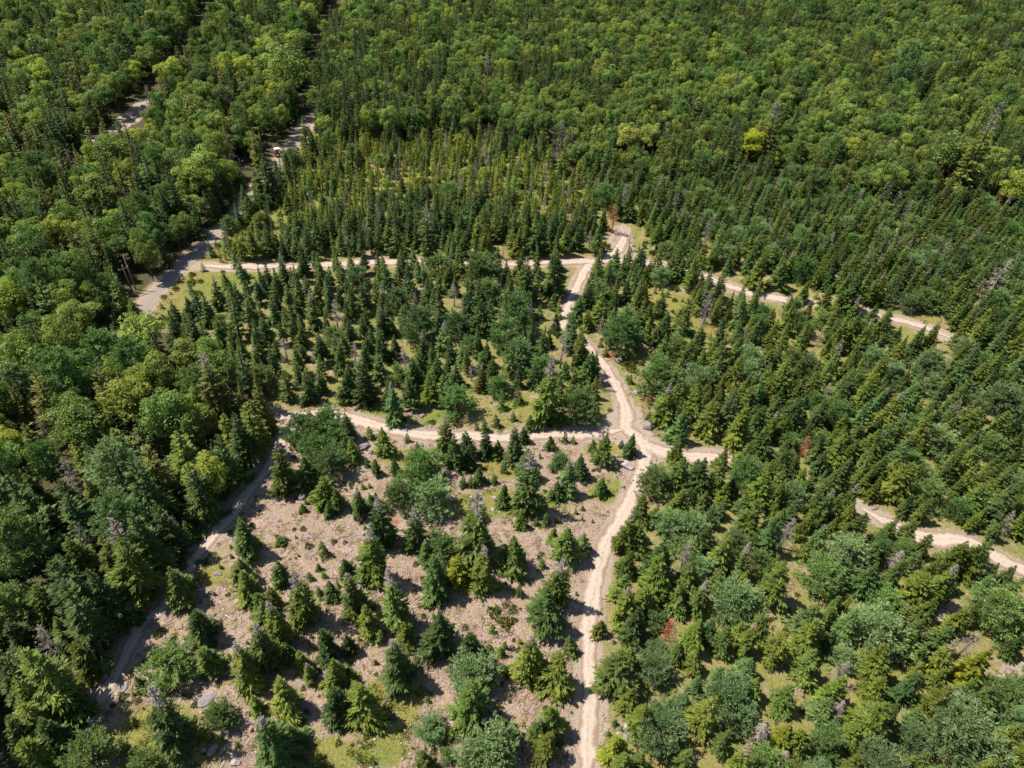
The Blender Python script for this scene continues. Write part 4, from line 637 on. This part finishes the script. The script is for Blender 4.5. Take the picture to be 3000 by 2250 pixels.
ind = [t for t in things if t['ind']]
def size_word(t):
    k = t['kind']
    if k in ('sapling', 'shrub'): return ''
    lim = {'fir': (6.5, 9.5), 'spruce': (7.5, 11), 'spindly': (5, 7), 'grey': (7.5, 10), 'pine': (4.5, 6.3), 'tallpine': (12, 15), 'leaf': (9.5, 12.5), 'snag': (5.5, 8.5)}[k]
    return 'small ' if t['H'] < lim[0] else ('large ' if t['H'] > lim[1] else '')
looks = [size_word(t)+t['tint']+' '+WORD[t['kind']] for t in ind]
labels = give_labels(ind, looks, [(t['fx'], t['fy']) for t in ind])
for t, lb in zip(ind, labels):
    P = PROTO[t['kind']][t['var']]; nm = t['name']; tint = (*TINT[t['fam']][t['tint']], 1)
    if nm in ('conifer_sapling', 'shrub'):
        o = link(nm, P['crown' if nm == 'shrub' else 'all']); o.color = tint
    else:
        o = link(nm, None); o.empty_display_size = .3
        for part in ('crown', 'trunk', 'dead_branches'):
            if part in P and part != 'all':
                c = link({'crown': 'branches' if t['kind'] == 'snag' else 'crown'}.get(part, part), P[part], o)
                c.color = tint if (part == 'crown' or t['kind'] == 'snag') else (1, 1, 1, 1)
    o.location = (t['x'], t['y'], t['z']-.05); o.rotation_euler = (t['tx'], t['ty'], t['rz']); o.scale = (t['W'], t['W'], t['H'])
    tag(o, lb, CAT[nm], GROUP[nm])

# ------------------------------------------------------------------ the rest of the wood as masses of instances
def scatter(name, objs, P, rz, scl, idx, mat_dummy=None):
    lib = bpy.data.collections.new(name+'_shapes')
    for i, (me, col) in enumerate(objs):
        o = bpy.data.objects.new(f'{name}_shape_{i:03d}', me); o.color = (*col, 1); lib.objects.link(o)
    m = bpy.data.meshes.new(name); m.vertices.add(len(P)); m.vertices.foreach_set('co', np.ascontiguousarray(P, np.float32).ravel())
    rz = np.asarray(rz, np.float32); rz = rz if rz.ndim == 2 else np.c_[rz*0, rz*0, rz]; m.attributes.new('rot', 'FLOAT_VECTOR', 'POINT').data.foreach_set('vector', np.ascontiguousarray(rz, np.float32).ravel())
    m.attributes.new('scl', 'FLOAT_VECTOR', 'POINT').data.foreach_set('vector', np.ascontiguousarray(scl, np.float32).ravel())
    m.attributes.new('tint', 'FLOAT_VECTOR', 'POINT').data.foreach_set('vector', np.array([o_[1] for o_ in objs], np.float32)[np.asarray(idx, int)].ravel())
    m.attributes.new('pick', 'INT', 'POINT').data.foreach_set('value', np.ascontiguousarray(idx, np.int32)); m.update()
    g = bpy.data.node_groups.new(name+'_scatter', 'GeometryNodeTree')
    g.interface.new_socket('Geometry', in_out='INPUT', socket_type='NodeSocketGeometry'); g.interface.new_socket('Geometry', in_out='OUTPUT', socket_type='NodeSocketGeometry')
    gi, go = g.nodes.new('NodeGroupInput'), g.nodes.new('NodeGroupOutput'); ip = g.nodes.new('GeometryNodeInstanceOnPoints'); ci = g.nodes.new('GeometryNodeCollectionInfo')
    ci.inputs['Collection'].default_value = lib; ci.inputs['Separate Children'].default_value = True; ci.inputs['Reset Children'].default_value = True
    def at(n, ty):
        a = g.nodes.new('GeometryNodeInputNamedAttribute'); a.data_type = ty; a.inputs['Name'].default_value = n; return a.outputs['Attribute']
    L = g.links.new
    L(gi.outputs[0], ip.inputs['Points']); L(ci.outputs[0], ip.inputs['Instance']); ip.inputs['Pick Instance'].default_value = True
    L(at('pick', 'INT'), ip.inputs['Instance Index']); L(at('rot', 'FLOAT_VECTOR'), ip.inputs['Rotation']); L(at('scl', 'FLOAT_VECTOR'), ip.inputs['Scale']); L(ip.outputs[0], go.inputs[0])
    o = link(name, m); md = o.modifiers.new('scatter', 'NODES'); md.node_group = g; return o
STUFF = {'spruce_tree': ('spruce_wood', 'mass of further spruces and firs filling the wood', 'spruces'), 'pine_tree': ('pine_wood', 'further white pines scattered through the wood', 'pines'), 'broadleaf_tree': ('broadleaf_wood', 'green broadleaf canopy of the far forest', 'forest'),
         'dead_tree': ('dead_wood', 'further grey dead conifers in the wood', 'dead trees'), 'conifer_sapling': ('young_growth', 'tiny conifer seedlings dotted over the openings', 'seedlings'), 'shrub': ('undergrowth', 'small low shrubs dotted over the openings', 'undergrowth')}
for nm, (sn, lb, ct) in STUFF.items():
    R_ = [t for t in things if t['name'] == nm and not t['ind']]
    if not R_: continue
    keys = {}; objs = []
    for t in R_:
        key = (t['kind'], t['var'], t['tint'])
        if key not in keys: keys[key] = len(objs); objs.append((PROTO[t['kind']][t['var']]['all'], TINT[t['fam']][t['tint']]))
    o = scatter(sn, objs, [(t['x'], t['y'], t['z']-.05) for t in R_], [(t['tx'], t['ty'], t['rz']) for t in R_], [(t['W'], t['W'], t['H']) for t in R_], [keys[(t['kind'], t['var'], t['tint'])] for t in R_])
    tag(o, lb, ct, kind='stuff')

# low plants, stones and dead twigs on the open ground
r = np.random.RandomState(21); n = 60000
fx, fy = r.rand(n)*2212, 420+r.rand(n)*1260; op = inpoly(fx, fy, CLEAR) | inpoly(fx, fy, BOG) | inpoly(fx, fy, VERGE)
for p_ in GAPS: op |= inpoly(fx, fy, p_)
g2 = ground(fx*3000/2212, fy*3000/2212); gr = blobs(fx, fy, GRASS); gr = np.maximum(gr, .8*inpoly(fx, fy, BOG)); lumps = np.sin(g2[:, 0]*.9+np.sin(g2[:, 1]*.7)*2)*np.sin(g2[:, 1]*.8)
tdist = np.array([track_dist(*p) if o_ else 0 for p, o_ in zip(g2, op)])
def tuft(seed, n, h, sp, wd):
    q = np.random.RandomState(seed); G = Geo(); b = np.zeros((n, 3)); b[:, :2] = q.randn(n, 2)*.22; d = q.randn(n, 3)*sp; d[:, 2] = 1
    G.kites(b, d, np.cross(d, q.randn(n, 3)), h*(.6+.7*q.rand(n)), np.full(n, wd)); return mesh_from('tuft', *G.arr(), [MAT['shrub']])
TUF = [tuft(300+s, 22, .30, .9, .10) for s in range(4)]
sel = op & (tdist > .15) & ((r.rand(n) < .14+.6*gr) & (lumps > .12)); S = np.where(sel)[0][:16000]
pts = np.c_[g2[S], terrain(g2[S, 0], g2[S, 1])]; tv = [(1.0, .95, .7), (1.9, 1.45, .8), (2.2, 1.6, 1.1), (1.5, .8, .5)]
objs = [(m_, c_) for m_ in TUF for c_ in tv]; sz = .5+.9*r.rand(len(S))
pk = r.randint(0, 4, len(S))*4+np.where(gr[S] > .4, r.choice([0, 1, 1, 2], len(S)), r.choice([1, 2, 3, 3], len(S)))
tag(scatter('low_plants', objs, pts, r.rand(len(S))*6.28, np.c_[sz, sz, sz*.8], pk), 'tufts of dry grass, moss and heath on open ground', 'ground cover', kind='stuff')
SR = [rock_mesh('stone', 400+s, 1, 6, .6) for s in range(4)]
sel = op & (tdist > -.2) & (r.rand(n) < .16); S = np.where(sel)[0]; S = r.permutation(S)[:3500]; sz = .10+.42*r.rand(len(S))**2.5
pts = np.c_[g2[S], terrain(g2[S, 0], g2[S, 1])+.01]
tag(scatter('stones', [(m_, c_) for m_ in SR for c_ in ((1, 1, 1), (1.5, 1.4, 1.35), (1.25, 1.1, 1.0))], pts, r.rand(len(S))*6.28, np.c_[sz*1.2, sz*.8, sz*.7], r.randint(0, 12, len(S))), 'small pale stones strewn over the open ground', 'stones', kind='stuff')
G = Geo(); q = np.random.RandomState(31)
for a in range(7):
    b = q.randn(3)*[.5, .5, .02]+[0, 0, .06]; an = q.rand()*6.28; l = .3+.5*q.rand(); G.box(b, [l, .018, .018], [[math.cos(an), -math.sin(an), 0], [math.sin(an), math.cos(an), 0], [0, 0, 1]])
TW = mesh_from('twigs', *G.arr(), [MAT['dead']])
sel = op & (tdist > .4) & (gr < .5) & (r.rand(n) < .12); S = r.permutation(np.where(sel)[0])[:2600]; sz = .6+.7*r.rand(len(S)); pts = np.c_[g2[S], terrain(g2[S, 0], g2[S, 1])]
tag(scatter('fallen_twigs', [(TW, (1.3, 1.15, 1.0)), (TW, (1.7, 1.6, 1.45)), (TW, (.8, .6, .5))], pts, r.rand(len(S))*6.28, np.c_[sz, sz, sz], r.randint(0, 3, len(S))), 'bleached twigs lying over the open ground', 'twigs', kind='stuff')

# ------------------------------------------------------------------ boulders
# tile, x, y, width, length ratio, height ratio, turn, shade
BOU = [('C', 1800, 690, 62, .75, .8, .4, 'grey'), ('C', 1918, 890, 52, .7, .6, .2, 'pale grey'), ('C', 1990, 1120, 84, .85, .8, .9, 'grey'), ('C', 1845, 1365, 112, .55, .45, -.3, 'pale grey'), ('C', 1790, 1300, 62, .5, .4, .2, 'grey'), ('C', 1305, 1245, 52, .8, .5, 2.2, 'grey'), ('C', 150, 1245, 86, .6, .55, .3, 'grey'), ('C', 510, 230, 36, .9, 1.1, 0, 'pale grey'), ('C', 1360, 420, 32, .8, .7, 0, 'grey'), ('C', 905, 1608, 42, .8, .6, .3, 'pale grey'), ('C', 842, 1568, 34, .6, .4, 0, 'pale grey'), ('C', 990, 1567, 34, .7, .4, .4, 'pale grey'), ('C', 525, 1040, 38, .8, .6, 0, 'grey'), ('C', 450, 1035, 27, .7, .6, .5, 'grey'), ('C', 1975, 1372, 42, .6, .2, .9, 'pale grey'), ('C', 1735, 270, 34, .6, .5, 0, 'grey'), ('C', 2178, 1452, 36, .8, .7, 1, 'pale grey'), ('C', 980, 1645, 32, .8, .5, 0, 'pale grey'),
       ('P', 945, 105, 105, .8, .7, -.3, 'grey'), ('P', 830, 260, 118, .85, .8, .2, 'grey'), ('P', 522, 580, 74, .7, .5, .5, 'grey'), ('P', 508, 655, 52, .8, .6, 0, 'grey'), ('P', 350, 540, 62, .8, .3, 0, 'grey'), ('P', 968, 1535, 84, .45, .25, .9, 'pale grey'), ('P', 950, 1005, 84, .7, .25, 0, 'grey'),
       ('BL', 1384, 1545, 62, 1.35, .8, -.5, 'grey'), ('BL', 1316, 1546, 46, .8, .6, .6, 'grey'), ('BL', 1525, 1620, 66, .85, .6, .3, 'pale grey'), ('BL', 1538, 1440, 50, .6, .5, .3, 'grey'), ('BL', 1545, 1487, 50, .45, .4, .9, 'grey'), ('BL', 1340, 1215, 130, .7, .2, .3, 'grey'), ('BL', 800, 1130, 84, .8, .2, .2, 'grey'), ('BL', 1410, 415, 62, .5, .35, .1, 'grey'), ('BL', 1430, 680, 46, .7, .3, 0, 'grey'), ('BL', 1970, 1440, 40, .7, .3, .8, 'grey'),
       ('BC', 1860, 1400, 76, 1.15, .55, .2, 'pale grey'), ('BC', 1840, 1470, 56, .8, .5, .5, 'grey'), ('BC', 1795, 1440, 40, .6, .4, .9, 'pale grey'), ('BC', 338, 1340, 48, .75, .35, .4, 'grey'), ('BC', 366, 1205, 44, .8, .7, 0, 'dark grey'), ('BC', 1370, 245, 62, .7, .25, 0, 'grey'), ('BC', 1780, 1495, 26, .8, .5, 0, 'pale grey'), ('BC', 1113, 1357, 22, .7, .5, .2, 'pale grey'), ('BC', 1690, 1440, 24, .8, .5, .2, 'pale grey'),
       ('MR', 422, 165, 44, .7, .6, 0, 'dark grey'), ('MR', 600, 470, 36, .7, .5, 0, 'pale grey'), ('MR', 280, 1415, 34, .8, .5, .4, 'grey'), ('MR', 270, 1510, 30, .7, .5, .4, 'pale grey'), ('MR', 1240, 1640, 46, .6, .5, .1, 'grey'), ('BR', 800, 1155, 34, .8, .6, .2, 'pale grey'), ('BR', 790, 1245, 40, .7, .3, .3, 'grey'), ('BR', 1720, 1030, 60, .5, .4, .2, 'pale grey'), ('BR', 1870, 150, 46, .6, .5, 0, 'grey'),
       ('TL', 860, 740, 40, .8, .6, 0, 'pale grey'), ('TL', 900, 715, 36, .7, .6, 1, 'pale grey'), ('TL', 930, 680, 38, .8, .5, 0, 'pale grey'), ('TL', 845, 770, 30, .8, .5, .4, 'pale grey'), ('TL', 880, 760, 26, .8, .5, .4, 'grey'), ('TL', 1075, 555, 26, .8, .6, 0, 'pale grey'), ('TL', 740, 810, 28, .8, .5, 0, 'pale grey'), ('TL', 770, 865, 34, .5, .4, 0, 'pale grey'), ('TL', 910, 745, 26, .8, .5, 2, 'grey')]
rk, rl, rp = [], [], []
SH = {'grey': (.95, .92, .94), 'pale grey': (1.45, 1.4, 1.38), 'dark grey': (.6, .58, .58)}
for i, (tl, x, y, wp, lr_, hr_, tn, sh) in enumerate(BOU):
    u, v = tp(tl, x, y); d = ray(u, v); t = CAMH/(-d[2]); W = wp/TILE[tl][2]*t/FPX; gx_, gy_ = d[0]*t, d[1]*t
    o = link('boulder', ROCK[i % 6]); o.location = (gx_, gy_, float(terrain(gx_, gy_))+W*hr_*.18); o.rotation_euler = (0, 0, tn); o.scale = (W, W*lr_*1.15, W*hr_); o.color = (*SH[sh], 1)
    rk.append(o); rp.append((u*2212/3000, v*2212/3000)); sz = 'flat ' if hr_ < .36 else ('large ' if W > 2.4 else ('small ' if W < 1.3 else '')); rl.append(f'{sz}{sh} granite boulder')
for o, lb in zip(rk, give_labels(rk, rl, rp)): tag(o, lb, 'boulder', 'boulders on the open ground')
# bleached log in the clearing
u, v = tp('BL', 1492, 695); gx_, gy_ = ground(u, v); G = Geo(); G.tube([[-1.0, 0, 0], [0, .05, .02], [1.0, 0, 0]], [.11, .12, .08], 8)
lg = link('fallen_log', mesh_from('fallen_log', *G.arr(), [MAT['dead']], smooth=True)); lg.location = (gx_, gy_, float(terrain(gx_, gy_))+.09); lg.rotation_euler = (0, 0, -.5); lg.color = (1.7, 1.6, 1.5, 1)
tag(lg, 'short bleached log lying in the left clearing', 'log')

# ------------------------------------------------------------------ utility poles along the gravel road
def pole(base, top, label, arm=True, lean=(0, 0), rz=0.6, tint=(1, 1, 1)):
    x, y = base; z = float(terrain(x, y)); Hh = top; o = link('utility_pole', None); o.location = (x, y, z); o.rotation_euler = (lean[0], lean[1], rz)
    G = Geo(); G.tube([[0, 0, -.8], [0, 0, Hh*.5], [0, 0, Hh]], [.17, .15, .12], 10); link('pole', mesh_from('pole', *G.arr(), [MAT['pole']], smooth=True), o)
    if arm:
        G = Geo(); G.box([0, 0, Hh-.75], [1.15, .055, .07]); c = link('crossarm', mesh_from('crossarm', *G.arr(), [MAT['pole']]), o); ins = [(-1.05, Hh-.68), (1.05, Hh-.68), (0, Hh)]
    else: c = o; ins = [(0, Hh)]
    for a, zz in ins:
        G = Geo(); G.tube([[a, 0, zz], [a, 0, zz+.12], [a, 0, zz+.2], [a, 0, zz+.3]], [.04, .09, .09, .04], 8); link('insulator', mesh_from('insulator', *G.arr(), [MAT['insulator']], smooth=True), o)
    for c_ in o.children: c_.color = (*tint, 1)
    tag(o, label, 'utility pole', 'utility poles along the gravel road'); return Vector((x, y, z+Hh))
def pole_px(tip, basepx, label, **kw):
    b = ground(*basepx); d = ray(*tip); t = math.hypot(b[0], b[1])/math.hypot(d[0], d[1]); return pole((b[0], b[1]), CAMH+d[2]*t, label, **kw)
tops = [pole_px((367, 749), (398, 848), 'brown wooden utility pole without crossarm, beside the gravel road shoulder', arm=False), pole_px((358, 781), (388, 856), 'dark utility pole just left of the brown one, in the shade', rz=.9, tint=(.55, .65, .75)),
        pole_px((698, 463), (712, 520), 'weathered grey utility pole in the trees left of the gravel road', tint=(.9, 1.25, 1.5)), pole_px((757, 393), (770, 446), 'brown wooden utility pole with crossarm, left of the red tractor')]
G = Geo()
def cable(a, b, sag):
    G = Geo(); P = [np.array(a)*(1-t)+np.array(b)*t-np.array([0, 0, 4*sag*t*(1-t)]) for t in np.linspace(0, 1, 17)]; G.tube(P, [.02]*17, 4); return G
for (a, b, lb) in ((tops[0], tops[2], 'overhead cable from the brown roadside pole to the grey one'), (tops[2], tops[3], 'overhead cable between the two poles left of the tractor')):
    tag(link('overhead_cable', mesh_from('overhead_cable', *cable(a, b, 1.4).arr(), [MAT['rubber']], smooth=True)), lb, 'cable')
# two-legged power line support at the top edge
ap = ground(697, 62); a0 = (float(ap[0]), float(ap[1])); o = link('line_support', None); o.location = (a0[0], a0[1], float(terrain(*a0))); tag(o, 'pale two-legged power line support at the top left forest gap', 'pylon')
for sgn in (-1, 1):
    G = Geo(); G.tube([[sgn*1.9, 0, -.8], [sgn*.15, 0, 17.5]], [.22, .15], 8); c = link('leg', mesh_from('leg', *G.arr(), [MAT['metal']], smooth=True), o)
G = Geo(); G.box([0, 0, 15.6], [2.4, .09, .1]); G.box([0, 0, 8.8], [1.1, .06, .08]); link('crossarm', mesh_from('crossarm', *G.arr(), [MAT['metal']]), o)

# ------------------------------------------------------------------ red tractor on the gravel road
def part(nm, G, m, par, smooth=False): return link(nm, mesh_from(nm, *G.arr(), [MAT[m]], smooth=smooth), par)
tb = ground(818, 458); tr = link('tractor', None); tr.location = (tb[0], tb[1], float(terrain(*tb))+.02); tr.rotation_euler = (0, 0, .55); tr.scale = (1.12, 1.12, 1.12)
tag(tr, 'red tractor with white cab frame parked beside the gravel road', 'tractor')
G = Geo(); G.box([.2, 0, .62], [1.25, .24, .16]); part('chassis', G, 'metal', tr)
hd = Geo(); hd.tube([[.35, 0, 1.02], [1.2, 0, .98], [1.55, 0, .93], [1.66, 0, .9]], [.40, .38, .34, .2], 12); hood = part('hood', hd, 'red', tr, True)
for s in (-1, 1):
    G = Geo(); G.tube([[1.52, s*.2, 1.02], [1.64, s*.2, 1.0]], [.07, .07], 8); part('headlight', G, 'insulator', hood)
G = Geo(); G.tube([[.9, .12, 1.3], [.9, .12, 1.85]], [.035, .035], 8); part('exhaust', G, 'metal', tr)
cab = link('cab', None, tr); G = Geo()
for x in (-.95, -.05, .32):
    for s in (-1, 1): G.box([x, s*.52, 1.55], [.06, .05, .62])
G.box([-.32, .52, 2.14], [.7, .06, .05]); G.box([-.32, -.52, 2.14], [.7, .06, .05]); part('frame', G, 'white', cab)
G = Geo(); G.box([-.32, 0, 2.24], [.78, .62, .06]); part('roof', G, 'white', cab)
for nm, c, h in (('window', [-.5, .5, 1.6], [.38, .012, .45]), ('window', [-.5, -.5, 1.6], [.38, .012, .45]), ('windscreen', [.33, 0, 1.6], [.012, .46, .45]), ('window', [-.96, 0, 1.6], [.012, .46, .45])):
    G = Geo(); G.box(c, h); part(nm, G, 'glass', cab)
for s in (-1, 1):
    G = Geo(); G.box([-.62, s*.72, 1.28], [.52, .22, .05]); G.box([-1.12, s*.72, 1.1], [.05, .22, .2]); part('mudguard', G, 'red', tr)
for x, rr, wd in ((-.62, .66, .17), (1.15, .42, .12)):
    for s in (-1, 1):
        wy = s*.72; w_ = link('wheel', None, tr); w_.location = (x, wy, rr)
        G = Geo(); G.tube([[0, -wd, 0], [0, -wd*.7, 0], [0, wd*.7, 0], [0, wd, 0]], [rr*.86, rr, rr, rr*.86], 20); part('tyre', G, 'rubber', w_, False)
        G = Geo(); G.tube([[0, -wd-.02, 0], [0, wd+.02, 0]], [rr*.5, rr*.5], 14); part('rim', G, 'white', w_)
G = Geo(); G.box([1.75, 0, .55], [.06, .62, .25]); G.box([1.95, 0, .34], [.22, .62, .03]); bk = part('loader_bucket', G, 'red', tr)
for s in (-1, 1):
    G = Geo(); G.tube([[.3, s*.5, 1.2], [1.2, s*.5, 1.1], [1.72, s*.5, .6]], [.06, .06, .05], 6); part('loader_arm', G, 'red', tr)
print('things', len(things), 'individuals', len(ind), {n_: sum(t['name'] == n_ and t['ind'] for t in things) for n_ in LIMIT})
